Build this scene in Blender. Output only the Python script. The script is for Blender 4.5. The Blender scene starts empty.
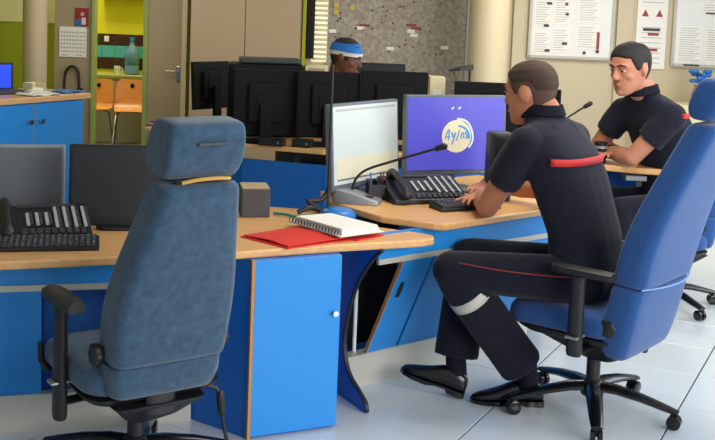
import bpy, bmesh, math, random
from mathutils import Vector, Matrix, Euler
random.seed(7)
SC = bpy.context.scene
COL = SC.collection
R = math.radians

# ------------------------------------------------------------------ camera
cam_d = bpy.data.cameras.new('camera')
cam_d.sensor_width = 36.0
cam_d.lens = 36.0 * 1050.0 / 715.0
cam_d.shift_y = -111.0 / 715.0
cam_d.clip_end = 100
cam = bpy.data.objects.new('camera', cam_d)
COL.objects.link(cam)
cam.matrix_world = Matrix.Translation((0, 0, 1.6)) @ Matrix.Rotation(R(90 - 5.5), 4, 'X') @ Matrix.Rotation(R(2.3), 4, 'Z')
SC.camera = cam

# ------------------------------------------------------------------ world and light
world = bpy.data.worlds.new('world')
SC.world = world
world.use_nodes = True
bg = world.node_tree.nodes['Background']
bg.inputs[0].default_value = (0.86, 0.93, 1.0, 1)
bg.inputs[1].default_value = 0.42


def area_light(name, loc, target, sx, sy, power, col):
    d = bpy.data.lights.new(name, 'AREA')
    d.shape = 'RECTANGLE'
    d.size, d.size_y, d.energy, d.color = sx, sy, power, col
    o = bpy.data.objects.new(name, d)
    COL.objects.link(o)
    o.location = loc
    o.rotation_euler = (Vector(target) - Vector(loc)).to_track_quat('-Z', 'Y').to_euler()
    return o


# daylight from the windows along the right-hand side, and from the glazed side behind the camera
area_light('daylight_right', (4.6, 4.6, 1.9), (0.6, 4.6, 0.7), 5.0, 1.8, 120, (0.90, 0.96, 1.0))
area_light('daylight_behind', (3.7, -0.3, 2.1), (0.2, 4.2, 0.4), 4.0, 1.7, 235, (1.0, 0.98, 0.95))
# ceiling luminaires
area_light('ceiling_lamp_glow', (1.0, 4.6, 2.76), (1.0, 4.6, 0), 1.2, 1.2, 26, (1.0, 0.95, 0.86))
area_light('ceiling_lamp_glow_far', (2.0, 8.4, 2.76), (2.0, 8.4, 0), 1.2, 1.2, 44, (1.0, 0.93, 0.8))
area_light('added_fill_left', (-1.9, 8.6, 2.76), (-1.9, 8.6, 0), 1.2, 1.2, 9, (1.0, 0.92, 0.78))  # added fill that brightens the dim left side of the room
area_light('kitchen_lamp_glow', (-2.75, 11.0, 2.5), (-2.75, 11.2, 0), 0.7, 0.5, 36, (1.0, 0.95, 0.82))

vs = SC.view_settings
vs.view_transform = 'Standard'
vs.look = 'None'
vs.exposure = 0.0
vs.gamma = 1.0
vs.use_curve_mapping = False


# ------------------------------------------------------------------ materials
def lin(c):
    return tuple((v / 255 / 12.92) if v / 255 <= 0.04045 else ((v / 255 + 0.055) / 1.055) ** 2.4 for v in c)


def mat(name, rgb, rough=0.5, metal=0.0, var=0.08, scale=30.0, bump=0.0, bscale=200.0, emit=None, estr=0.0, spec=0.5, sheen=0.0, trans=0.0):
    m = bpy.data.materials.new(name)
    m.use_nodes = True
    nt = m.node_tree
    b = nt.nodes['Principled BSDF']
    c = lin(rgb)
    tc = nt.nodes.new('ShaderNodeTexCoord')
    nz = nt.nodes.new('ShaderNodeTexNoise')
    nz.inputs['Scale'].default_value = scale
    nz.inputs['Detail'].default_value = 4
    nt.links.new(tc.outputs['Object'], nz.inputs['Vector'])
    mx = nt.nodes.new('ShaderNodeMix')
    mx.data_type = 'RGBA'
    mx.inputs[6].default_value = tuple(max(0, v * (1 - var)) for v in c) + (1,)
    mx.inputs[7].default_value = tuple(min(1, v * (1 + var)) for v in c) + (1,)
    nt.links.new(nz.outputs[0], mx.inputs[0])
    nt.links.new(mx.outputs[2], b.inputs['Base Color'])
    b.inputs['Roughness'].default_value = rough
    b.inputs['Metallic'].default_value = metal
    b.inputs['Specular IOR Level'].default_value = spec
    if sheen:
        b.inputs['Sheen Weight'].default_value = sheen
    if trans:
        b.inputs['Transmission Weight'].default_value = trans
    if bump:
        n2 = nt.nodes.new('ShaderNodeTexNoise')
        n2.inputs['Scale'].default_value = bscale
        n2.inputs['Detail'].default_value = 3
        nt.links.new(tc.outputs['Object'], n2.inputs['Vector'])
        bp = nt.nodes.new('ShaderNodeBump')
        bp.inputs['Strength'].default_value = bump
        bp.inputs['Distance'].default_value = 0.004
        nt.links.new(n2.outputs[0], bp.inputs['Height'])
        nt.links.new(bp.outputs[0], b.inputs['Normal'])
    if emit:
        b.inputs['Emission Color'].default_value = lin(emit) + (1,)
        b.inputs['Emission Strength'].default_value = estr
    return m


def wood_mat(name, a, b_, scale=6.0, rot=0.0):
    m = mat(name, a, 0.32)
    nt = m.node_tree
    b = nt.nodes['Principled BSDF']
    tc = nt.nodes['Texture Coordinate']
    mp = nt.nodes.new('ShaderNodeMapping')
    mp.inputs['Rotation'].default_value = (0, 0, rot)
    mp.inputs['Scale'].default_value = (1.2, 14, 14)
    nz = nt.nodes.new('ShaderNodeTexNoise')
    nz.inputs['Scale'].default_value = scale
    nz.inputs['Detail'].default_value = 6
    rp = nt.nodes.new('ShaderNodeValToRGB')
    rp.color_ramp.elements[0].position, rp.color_ramp.elements[1].position = 0.3, 0.7
    rp.color_ramp.elements[0].color = lin(a) + (1,)
    rp.color_ramp.elements[1].color = lin(b_) + (1,)
    nt.links.new(tc.outputs['Object'], mp.inputs['Vector'])
    nt.links.new(mp.outputs[0], nz.inputs['Vector'])
    nt.links.new(nz.outputs[0], rp.inputs[0])
    nt.links.new(rp.outputs[0], b.inputs['Base Color'])
    return m


M = {}
M['tile'] = mat('tile', (196, 206, 214), 0.16, var=0.03, scale=4, spec=0.6)
M['joint'] = mat('joint', (52, 56, 62), 0.8)
M['beige'] = mat('beige_wall', (202, 188, 160), 0.8, var=0.03, scale=2)
M['beige2'] = mat('beige_cupboard', (176, 154, 124), 0.55, var=0.03, scale=2)
M['beige3'] = mat('beige_pier', (166, 147, 120), 0.7, var=0.03, scale=2)
M['green'] = mat('green_wall', (160, 170, 36), 0.7, var=0.05, scale=2)
M['yellow'] = mat('yellow_wall', (206, 200, 20), 0.7, var=0.04, scale=2)
M['greenframe'] = mat('green_frame', (150, 166, 96), 0.5)
M['cream'] = mat('cream_panel', (226, 218, 176), 0.6, var=0.03, scale=3)
M['pillar'] = mat('pillar_paint', (186, 168, 138), 0.6, var=0.03, scale=3)
M['pillarR'] = mat('pillar_paint_pale', (208, 192, 158), 0.5, var=0.03, scale=3)
M['ceil'] = mat('ceiling_paint', (215, 212, 205), 0.9)
M['white'] = mat('white_plastic', (225, 225, 222), 0.4, var=0.03)
M['paper'] = mat('paper', (236, 234, 228), 0.8, var=0.03, scale=80)
M['print'] = mat('grey_print', (176, 172, 170), 0.8, var=0.2, scale=150)
M['ink'] = mat('ink', (70, 66, 66), 0.8)
M['black'] = mat('black_plastic', (24, 25, 28), 0.45, var=0.15, scale=60, bump=0.1, bscale=900)
M['boardframe'] = mat('board_frame_grey', (186, 180, 168), 0.45, var=0.03)
M['bezel'] = mat('grey_blue_bezel', (92, 100, 112), 0.4, var=0.04)
M['paleframe'] = mat('pale_grey_bezel', (150, 150, 148), 0.4, var=0.04)
M['blackmatte'] = mat('black_matte_plastic', (11, 11, 13), 0.7, var=0.1, spec=0.25)
M['blackgloss'] = mat('black_gloss', (16, 17, 19), 0.2)
M['charcoal'] = mat('charcoal_plastic', (52, 54, 58), 0.5, var=0.1, scale=60)
M['key'] = mat('key_plastic', (66, 68, 74), 0.5, var=0.15)
M['keygrey'] = mat('key_label', (168, 170, 172), 0.5, var=0.05)
M['silver'] = mat('silver_plastic', (142, 145, 150), 0.35, metal=0.3)
M['chrome'] = mat('chrome', (200, 202, 205), 0.2, metal=1.0)
M['alu'] = mat('brushed_aluminium', (200, 197, 186), 0.34, metal=0.25, var=0.06, scale=9)
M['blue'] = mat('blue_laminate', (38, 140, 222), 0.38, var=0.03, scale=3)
M['blue_shaded'] = mat('shaded_blue_laminate', (6, 98, 188), 0.42, var=0.03, scale=3)  # same blue laminate, with the shade of turned-away panels put into its colour
M['wood'] = wood_mat('beech_laminate', (214, 160, 102), (230, 182, 124), 5, R(-20))
M['woodr'] = wood_mat('beech_laminate_b', (214, 160, 102), (230, 182, 124), 5, R(-41))
M['woodedge'] = mat('wood_edge_band', (184, 134, 84), 0.45, var=0.12, scale=40)
M['orangewood'] = wood_mat('orange_plywood', (204, 132, 56), (222, 152, 74), 5)
M['fabA'] = mat('worn_blue_fabric', (54, 80, 104), 0.95, var=0.55, scale=38, bump=0.5, bscale=420, sheen=0.3, spec=0.2)
M['fabB'] = mat('royal_blue_fabric', (36, 78, 138), 0.95, var=0.1, scale=40, bump=0.4, bscale=600, sheen=0.3, spec=0.2)
M['piping'] = mat('pale_piping', (120, 152, 206), 0.8)
M['navy'] = mat('navy_cloth', (27, 29, 43), 0.95, var=0.2, scale=20, bump=0.5, bscale=120, spec=0.2, sheen=0.1)
M['navyt'] = mat('navy_trouser_cloth', (22, 23, 36), 0.95, var=0.2, scale=14, bump=0.6, bscale=60, spec=0.15, sheen=0.1)
M['collar'] = mat('collar_cloth', (20, 22, 34), 0.9, spec=0.2)
M['red'] = mat('red_stripe', (206, 48, 48), 0.7)
M['reddark'] = mat('dark_red_piping', (120, 24, 36), 0.7)
M['folder'] = mat('red_card', (222, 46, 36), 0.5, var=0.05)
M['reflect'] = mat('grey_reflective_tape', (186, 182, 172), 0.5, var=0.05)
M['skinA'] = mat('skin_tan', (192, 124, 92), 0.55, var=0.08, scale=18)
M['skinB'] = mat('skin_olive', (188, 126, 98), 0.55, var=0.08, scale=18)
M['skinC'] = mat('skin_brown', (104, 64, 44), 0.55, var=0.08, scale=18)
M['hairA'] = mat('short_brown_hair', (66, 50, 40), 0.9, var=0.3, scale=160, bump=0.6, bscale=500)
M['hairfade'] = mat('cropped_brown_hair', (88, 65, 52), 0.9, var=0.3, scale=160, bump=0.4, bscale=500)
M['hairB'] = mat('black_hair', (26, 22, 22), 0.7, var=0.3, scale=160, bump=0.6, bscale=400)
M['lip'] = mat('lip', (150, 84, 72), 0.5)
M['eyew'] = mat('eye_white', (205, 198, 190), 0.3)
M['iris'] = mat('iris_dark', (28, 18, 14), 0.2)
M['shoe'] = mat('black_leather', (14, 14, 16), 0.25, var=0.2, bump=0.1, bscale=100)
M['purple'] = mat('purple_screen', (60, 54, 150), 0.3, emit=(96, 94, 212), estr=0.58, var=0.04, scale=3)
M['whitescr'] = mat('white_screen', (150, 160, 160), 0.3, emit=(206, 214, 206), estr=0.5, var=0.03, scale=3)
M['windowgrey'] = mat('screen_window_cream', (168, 164, 146), 0.3, emit=(216, 208, 178), estr=0.5)
M['offscr'] = mat('dark_screen', (104, 112, 120), 0.28, var=0.04, scale=3)
M['offscrB'] = mat('black_screen', (36, 38, 42), 0.4, var=0.04, scale=3)
M['laptopscr'] = mat('blue_lit_screen', (30, 60, 200), 0.3, emit=(40, 80, 235), estr=0.8)
M['logo_c'] = mat('logo_cream', (190, 180, 150), 0.4, emit=(226, 214, 178), estr=0.55)
M['logo_b'] = mat('logo_blue', (60, 130, 190), 0.4, emit=(70, 150, 205), estr=0.5)
M['logo_w'] = mat('logo_pale', (190, 200, 225), 0.4, emit=(190, 205, 235), estr=0.5)
M['bluebase'] = mat('blue_plastic', (28, 112, 190), 0.35)
M['teal'] = mat('teal_cable', (20, 130, 120), 0.5)
M['greybox'] = mat('dark_grey_box', (74, 74, 78), 0.7, var=0.08)
M['tan'] = mat('tan_card', (170, 150, 120), 0.8)
M['brownt'] = mat('brown_wall_tile', (58, 34, 26), 0.25, var=0.1)
M['turqt'] = mat('turquoise_wall_tile', (72, 156, 150), 0.25, var=0.08)
M['counter'] = mat('green_counter', (150, 158, 70), 0.5)
M['kitwhite'] = mat('kitchen_unit_cream', (210, 200, 160), 0.6)
M['bottle'] = mat('blue_bottle_plastic', (120, 165, 190), 0.15, trans=0.5)
M['mapm'] = mat('map', (160, 150, 138), 0.85, var=0.1, scale=3)
M['slat'] = mat('blind_slat', (225, 215, 185), 0.6)
M['daywin'] = mat('daylit_glass', (230, 226, 205), 0.5, emit=(245, 238, 205), estr=0.8)
M['curtain'] = mat('dark_curtain', (30, 27, 28), 0.9)
M['yelgreen'] = mat('yellow_green_paint', (172, 176, 40), 0.6)
M['capblue'] = mat('blue_cap_cloth', (36, 108, 186), 0.9, var=0.15, scale=60)
M['capwhite'] = mat('white_band_cloth', (214, 210, 204), 0.9)
M['handleyellow'] = mat('yellow_strip', (206, 164, 84), 0.5)
M['trimblk'] = mat('black_edge_trim', (18, 24, 40), 0.5)
M['shadeint'] = mat('interior_shade', (10, 10, 12), 0.9)  # near black that stands for shade inside openings
M['pink'] = mat('pinkish_clay', (170, 120, 104), 0.7)
M['magred'] = mat('magnet_red', (150, 40, 44), 0.5)
M['yellowtag'] = mat('yellow_tag', (214, 182, 60), 0.6)
M['lampglow'] = mat('lamp_diffuser', (250, 248, 240), 0.5, emit=(255, 246, 230), estr=4.0)


def map_material():
    m = M['mapm']
    nt = m.node_tree
    b = nt.nodes['Principled BSDF']
    tc = nt.nodes['Texture Coordinate']
    nz = nt.nodes.new('ShaderNodeTexNoise')
    nz.inputs['Scale'].default_value = 34
    nz.inputs['Detail'].default_value = 8
    vo = nt.nodes.new('ShaderNodeTexVoronoi')
    vo.feature = 'DISTANCE_TO_EDGE'
    vo.inputs['Scale'].default_value = 16
    rp = nt.nodes.new('ShaderNodeValToRGB')
    rp.color_ramp.elements[0].position, rp.color_ramp.elements[1].position = 0.35, 0.68
    rp.color_ramp.elements[0].color = lin((146, 134, 120)) + (1,)
    rp.color_ramp.elements[1].color = lin((180, 170, 156)) + (1,)
    r2 = nt.nodes.new('ShaderNodeValToRGB')
    r2.color_ramp.elements[0].position, r2.color_ramp.elements[1].position = 0.0, 0.05
    r2.color_ramp.elements[0].color = (0.6, 0.57, 0.55, 1)
    r2.color_ramp.elements[1].color = (1, 1, 1, 1)
    mx = nt.nodes.new('ShaderNodeMix')
    mx.data_type = 'RGBA'
    mx.blend_type = 'MULTIPLY'
    mx.inputs[0].default_value = 0.35
    nt.links.new(tc.outputs['Object'], nz.inputs['Vector'])
    nt.links.new(tc.outputs['Object'], vo.inputs['Vector'])
    nt.links.new(nz.outputs[0], rp.inputs[0])
    nt.links.new(vo.outputs['Distance'], r2.inputs[0])
    nt.links.new(rp.outputs[0], mx.inputs[6])
    nt.links.new(r2.outputs[0], mx.inputs[7])
    nt.links.new(mx.outputs[2], b.inputs['Base Color'])


map_material()


# ------------------------------------------------------------------ mesh helpers
class MB:
    """collects geometry for ONE mesh object"""

    def __init__(s):
        s.v, s.f = [], []

    def add(s, vs_, fs, T=None):
        o = len(s.v)
        for p in vs_:
            p = Vector(p)
            s.v.append(tuple(T @ p) if T else tuple(p))
        for f in fs:
            s.f.append([i + o for i in f])
        return s

    def box(s, c, d, rz=0.0, T=None):
        x, y, z = d[0] / 2, d[1] / 2, d[2] / 2
        vs_ = [(-x, -y, -z), (x, -y, -z), (x, y, -z), (-x, y, -z), (-x, -y, z), (x, -y, z), (x, y, z), (-x, y, z)]
        fs = [(0, 3, 2, 1), (4, 5, 6, 7), (0, 1, 5, 4), (1, 2, 6, 5), (2, 3, 7, 6), (3, 0, 4, 7)]
        t = Matrix.Translation(c) @ Matrix.Rotation(rz, 4, 'Z')
        return s.add(vs_, fs, (T @ t) if T else t)

    def prism(s, poly, z0, z1, T=None):
        n = len(poly)
        vs_ = [(p[0], p[1], z0) for p in poly] + [(p[0], p[1], z1) for p in poly]
        fs = [list(range(n))[::-1], list(range(n, 2 * n))]
        fs += [(i, (i + 1) % n, n + (i + 1) % n, n + i) for i in range(n)]
        return s.add(vs_, fs, T)

    def loft(s, rings, T=None, caps=True):
        n = len(rings[0])
        vs_ = [p for r in rings for p in r]
        fs = []
        for k in range(len(rings) - 1):
            for i in range(n):
                j = (i + 1) % n
                fs.append((k * n + i, k * n + j, (k + 1) * n + j, (k + 1) * n + i))
        if caps:
            fs.append(list(range(n))[::-1])
            fs.append([(len(rings) - 1) * n + i for i in range(n)])
        return s.add(vs_, fs, T)

    def tube(s, path, r, n=8, T=None, ry=None, up=(0, 0, 1)):
        """sweep along a path; r is a number or a list; ry a second radius"""
        P = [Vector(p) for p in path]
        rs = r if isinstance(r, (list, tuple)) else [r] * len(P)
        rys = rs if ry is None else (ry if isinstance(ry, (list, tuple)) else [ry] * len(P))
        rings = []
        a = None
        for i, p in enumerate(P):
            t = (P[min(i + 1, len(P) - 1)] - P[max(i - 1, 0)]).normalized()
            if a is None:
                a = Vector(up).cross(t)
                if a.length < 1e-3:
                    a = Vector((1, 0, 0)).cross(t)
            a = (a - t * a.dot(t)).normalized()
            b = t.cross(a)
            rings.append([p + a * math.cos(2 * math.pi * k / n) * rs[i] + b * math.sin(2 * math.pi * k / n) * rys[i] for k in range(n)])
        return s.loft(rings, T)

    def capsule(s, p0, p1, r0, r1, n=14, T=None, flat=1.0, up=(0, 0, 1)):
        """tapered limb with round ends"""
        p0, p1 = Vector(p0), Vector(p1)
        d = (p1 - p0).normalized()
        path, rs = [], []
        for k in range(5):
            a = math.pi / 2 * (1 - k / 4.0)
            path.append(p0 - d * r0 * math.sin(a))
            rs.append(max(0.001, r0 * math.cos(a)))
        for k in range(5):
            a = math.pi / 2 * (k / 4.0)
            path.append(p1 + d * r1 * math.sin(a))
            rs.append(max(0.001, r1 * math.cos(a)))
        return s.tube(path, rs, n, T, [x * flat for x in rs], up)

    def cyl(s, p0, p1, r, r1=None, n=16, T=None):
        return s.tube([p0, p1], [r, r if r1 is None else r1], n, T)

    def ball(s, c, r, n=14, m=9, T=None):
        rr = r if isinstance(r, (tuple, list)) else (r, r, r)
        rings = []
        for k in range(m + 1):
            a = -math.pi / 2 + math.pi * k / m
            ca = max(0.02, math.cos(a))
            rings.append([(c[0] + rr[0] * ca * math.cos(2 * math.pi * i / n), c[1] + rr[1] * ca * math.sin(2 * math.pi * i / n), c[2] + rr[2] * math.sin(a)) for i in range(n)])
        return s.loft(rings, T)

    def lathe(s, prof, c=(0, 0, 0), n=20, T=None):
        rings = [[(c[0] + r * math.cos(2 * math.pi * i / n), c[1] + r * math.sin(2 * math.pi * i / n), c[2] + z) for i in range(n)] for r, z in prof]
        return s.loft(rings, T)

    def build(s, name, m, parent=None, bevel=0.0, smooth=False, seg=2, subsurf=0):
        me = bpy.data.meshes.new(name)
        bm = bmesh.new()
        vv = [bm.verts.new(p) for p in s.v]
        for f in s.f:
            try:
                bm.faces.new([vv[i] for i in f])
            except ValueError:
                pass
        bmesh.ops.recalc_face_normals(bm, faces=bm.faces)
        if bevel:
            es = [e for e in bm.edges if len(e.link_faces) == 2 and e.calc_face_angle(0) > 0.45]
            bmesh.ops.bevel(bm, geom=es, offset=bevel, segments=seg, affect='EDGES', profile=0.5)
        if smooth:
            for f in bm.faces:
                f.smooth = True
        bm.to_mesh(me)
        bm.free()
        o = bpy.data.objects.new(name, me)
        COL.objects.link(o)
        me.materials.append(M[m] if isinstance(m, str) else m)
        if smooth and bevel == 0 and smooth != 'all':
            try:
                me.set_sharp_from_angle(angle=R(50))
            except Exception:
                pass
        if subsurf:
            md = o.modifiers.new('sub', 'SUBSURF')
            md.levels = md.render_levels = subsurf
        if parent:
            o.parent = parent
        return o

    def remesh(s, name, m, parent, voxel=0.008, smooth_it=6, fac=0.5, post=None):
        """one continuous skin over the overlapping volumes"""
        o = s.build(name + '_tmp', m)
        md = o.modifiers.new('r', 'REMESH')
        md.mode = 'VOXEL'
        md.voxel_size = voxel
        sm = o.modifiers.new('s', 'SMOOTH')
        sm.factor, sm.iterations = fac, smooth_it
        dg = bpy.context.evaluated_depsgraph_get()
        me = bpy.data.meshes.new_from_object(o.evaluated_get(dg))
        me.name = name
        old = o.data
        bpy.data.objects.remove(o)
        bpy.data.meshes.remove(old)
        me.materials.clear()
        me.materials.append(M[m])
        for p in me.polygons:
            p.use_smooth = True
        r = bpy.data.objects.new(name, me)
        COL.objects.link(r)
        r.parent = parent
        if post:
            post(me)
        return r


def tag(o, label, cat, group=None):
    o['label'], o['category'] = label, cat
    if group:
        o['group'] = group
    return o


def thing(name, label, cat, loc=(0, 0, 0), rz=0.0, group=None):
    o = bpy.data.objects.new(name, None)
    o.empty_display_size = 0.1
    COL.objects.link(o)
    o.location = loc
    o.rotation_euler = (0, 0, rz)
    return tag(o, label, cat, group)


def structure(o):
    o['kind'] = 'structure'
    return o


def copy_tree(o, parent=None):
    kids = list(o.children)
    c = o.copy()
    COL.objects.link(c)
    c.parent = parent
    for k in kids:
        copy_tree(k, c)
    return c


def rrect(w, d, r, n=4, cx=0.0, cy=0.0):
    """rounded rectangle outline, counter-clockwise"""
    pts = []
    for sx, sy, a0 in ((1, 1, 0), (-1, 1, 90), (-1, -1, 180), (1, -1, 270)):
        for k in range(n + 1):
            a = R(a0 + 90.0 * k / n)
            pts.append((cx + sx * (w / 2 - r) + r * math.cos(a), cy + sy * (d / 2 - r) + r * math.sin(a)))
    return pts


def smooth_path(pts, n=6):
    """Catmull-Rom through points"""
    P = [Vector(p) for p in pts]
    out = []
    for i in range(len(P) - 1):
        a, b, c, d = P[max(i - 1, 0)], P[i], P[i + 1], P[min(i + 2, len(P) - 1)]
        for k in range(n):
            t = k / n
            out.append(0.5 * ((2 * b) + (c - a) * t + (2 * a - 5 * b + 4 * c - d) * t * t + (3 * b - a - 3 * c + d) * t ** 3))
    out.append(P[-1])
    return out


# ------------------------------------------------------------------ the room
# floor slab with separate rectangular tiles
fl = structure(MB().box((0.4, 6.2, -0.055), (9.6, 13.4, 0.1)).build('floor', 'joint'))
TU, TV = 0.664, 0.43
ang = R(27)
eu, ev = Vector((math.cos(ang), -math.sin(ang), 0)), Vector((math.sin(ang), math.cos(ang), 0))
tile_me = {}
for i in range(-6, 6):
    for j in range(-7, 16):
        u0, v0 = -0.686 + TU * i, 3.555 + TV * j
        c = eu * (u0 + TU / 2) + ev * (v0 + TV / 2)
        if not (-4.2 < c.x < 4.8 and 0.6 < c.y < 9.6):
            continue
        if 't' not in tile_me:
            o = MB().box((0, 0, -0.003), (TU - 0.007, TV - 0.004, 0.006)).build('floor_tile', 'tile', fl, bevel=0.0012, seg=1)
            tile_me['t'] = o.data
        else:
            o = bpy.data.objects.new('floor_tile', tile_me['t'])
            COL.objects.link(o)
            o.parent = fl
        o.location = (c.x, c.y, 0)
        o.rotation_euler = (0, 0, -ang)

YB = 10.5
structure(MB().box((0.4, 6.0, 2.86), (9.6, 13.0, 0.1)).build('ceiling', 'ceil'))
wb = structure(MB().box((2.0, YB + 0.1, 1.4), (5.2, 0.2, 2.8)).build('wall_back', 'beige'))
structure(MB().box((-2.85, YB + 0.0, 1.4), (0.37, 0.12, 2.8)).build('wall_pier', 'beige3'))
structure(MB().box((-1.0, YB + 0.3, 1.4), (1.5, 0.1, 2.8)).build('wall_behind_cupboard', 'beige2'))
structure(MB().box((-2.39, YB + 0.1, 2.45), (0.48, 0.2, 0.7)).build('wall_lintel', 'beige3'))
structure(MB().box((-3.79, 11.0, 1.4), (1.46, 0.15, 2.8)).build('wall_green', 'green'))
structure(MB().box((-3.86, 7.4, 1.4), (0.12, 7.3, 2.8)).build('wall_left', 'green'))
cp = MB().box((-3.65, 10.91, 1.9), (1.1, 0.02, 1.17)).build('window_2', 'cream')
structure(cp)
# pilasters between the notice boards on the back wall
structure(MB().box((1.56, YB - 0.02, 1.4), (0.10, 0.05, 2.8)).build('trim_1', 'beige', bevel=0.006))
structure(MB().box((2.62, YB - 0.02, 1.4), (0.16, 0.05, 2.8)).build('trim_2', 'beige', bevel=0.006))
# kitchen behind the doorway
kw = structure(MB().box((-2.8, 11.68, 1.4), (2.0, 0.1, 2.8)).build('wall_kitchen', 'yellow'))
structure(MB().box((-1.95, 11.1, 1.4), (0.1, 1.1, 2.8)).build('wall_kitchen_right', 'yellow'))
# door frame and the closed leaf
df = structure(MB().box((-2.645, YB - 0.04, 1.05), (0.035, 0.12, 2.1)).box((-2.125, YB - 0.04, 1.05), (0.045, 0.12, 2.1)).box((-2.385, YB - 0.04, 2.12), (0.56, 0.12, 0.05)).build('trim_3', 'greenframe', bevel=0.004))
dl = structure(MB().box((-1.94, YB - 0.03, 1.05), (0.34, 0.05, 2.1)).build('door_1', 'beige2', bevel=0.003))
MB().box((-1.745, YB - 0.035, 1.05), (0.05, 0.07, 2.1)).build('door_stile', 'cream', dl, bevel=0.003)
h = MB().box((-1.80, YB - 0.06, 0.87), (0.035, 0.012, 0.16)).build('handle_plate', 'chrome', dl, bevel=0.004)
MB().tube([(-1.80, YB - 0.06, 0.9), (-1.80, YB - 0.11, 0.9), (-1.92, YB - 0.11, 0.9)], 0.009).build('lever', 'chrome', h, smooth=True)
# round pillars
pl = structure(MB().lathe([(0.108, 0), (0.108, 2.8)], (-2.94, 9.5, 0), 32).build('pillar_left', 'pillar', smooth=True))
pr = structure(MB().lathe([(0.185, 0), (0.185, 2.8)], (1.19, 9.8, 0), 40).build('pillar_right', 'pillarR', smooth=True))
# ceiling lamps (above the frame); the left one is added light
for i, (x, y) in enumerate(((1.0, 4.6), (2.0, 8.4), (-1.9, 8.6))):
    t = thing('ceiling_lamp', ('square ceiling light panel above the seated man in the blue chair', 'square ceiling light panel in front of the notice boards', 'added square light panel brightening the left side of the room')[i], 'light', (x, y, 2.81))
    MB().box((0, 0, -0.008), (1.24, 1.24, 0.016)).build('lamp_housing', 'white', t, bevel=0.003)
    MB().box((0, 0, -0.019), (1.14, 1.14, 0.006)).build('diffuser', 'lampglow', t)

# tall cupboard with two doors along the back wall
t = thing('tall_cupboard', 'tall beige cupboard with plain doors beside the closed door', 'cupboard', (-1.115, 10.35, 0))
MB().box((0, 0, 1.15), (1.06, 0.35, 2.3)).build('carcass', 'beige3', t, bevel=0.003)
for sx in (-1, 1):
    d = MB().box((sx * 0.265, -0.187, 1.15), (0.523, 0.022, 2.28)).build('door', 'beige2', t, bevel=0.003)
    MB().box((sx * 0.025, -0.205, 0.86), (0.012, 0.02, 0.12)).build('handle', 'chrome', d, bevel=0.003)
# window with a blind, strips and curtain
w1 = structure(MB().box((-0.40, YB - 0.01, 1.6), (0.17, 0.03, 1.1)).build('window_1', 'daywin'))
bt = thing('window_blind', 'pale slatted blind hanging in the narrow bright window', 'blind', (-0.40, YB - 0.06, 1.06))
MB().box((0, 0, 1.1), (0.17, 0.05, 0.04)).build('headrail', 'white', bt, bevel=0.004)
sl0 = None
for k in range(22):
    if sl0 is None:
        sl0 = MB().box((0, 0, 0), (0.15, 0.042, 0.003), T=Matrix.Rotation(R(35), 4, 'X')).build('slat', 'slat', bt)
        o = sl0
    else:
        o = sl0.copy()
        COL.objects.link(o)
    o.location = (0, 0, 0.02 + k * 0.048)
structure(MB().box((-0.557, YB - 0.05, 1.4), (0.034, 0.12, 2.8)).build('trim_4', 'yelgreen'))
ct = MB()
for k in range(5):
    ct.cyl((-0.535 + k * 0.017, YB - 0.09 - 0.012 * (k % 2), 1.08), (-0.535 + k * 0.017, YB - 0.09 - 0.012 * (k % 2), 2.4), 0.013, n=8)
tag(ct.remesh('curtain', 'curtain', None, 0.008, 2), 'narrow dark curtain gathered beside the slatted blind', 'curtain')
wbx = thing('wall_box', 'small pale box on the wall below the slatted blind', 'box', (-0.42, YB - 0.07, 0.86))
MB().box((0, 0, 0.08), (0.22, 0.13, 0.16)).build('case', 'cream', wbx, bevel=0.006)
MB().box((0, -0.068, 0.08), (0.16, 0.008, 0.1)).build('cover', 'beige2', wbx, bevel=0.003)

# wall map with pins and paper flags
mp = thing('wall_map', 'large grey brown wall map dotted with pins and small flags', 'map', (0.38, YB - 0.03, 0.75))
MB().box((0, 0, 0.75), (1.42, 0.03, 1.5)).build('map_sheet', 'mapm', mp)
MB().box((0.69, -0.02, 0.75), (0.045, 0.012, 1.5)).build('margin_strip', 'print', mp)


def map_bits(name, m, pts, sx, sz):
    for x, z in pts:
        MB().box((x - 0.38, -0.021, z - 0.75), (sx, 0.012, sz)).build(name, m, mp, bevel=0.002)


map_bits('paper_flag', 'paper', [(-0.28, 1.36), (0.0, 1.40), (0.5, 1.39), (0.30, 1.21), (0.84, 1.24), (0.53, 1.35)], 0.075, 0.035)
map_bits('red_flag', 'magred', [(0.50, 1.45), (0.55, 1.42), (0.04, 1.43)], 0.10, 0.022)
map_bits('yellow_tag', 'yellowtag', [(-0.25, 1.62), (-0.25, 1.55), (-0.09, 1.60)], 0.05, 0.045)
pin = None
for k in range(46):
    x, z = random.uniform(-0.28, 0.98), random.uniform(0.95, 1.72)
    o = MB().ball((0, 0, 0), 0.009, 6, 4).build('pin', 'magred' if k % 3 == 0 else 'ink', mp)
    o.location = (x - 0.38, -0.024, z - 0.75)


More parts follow.
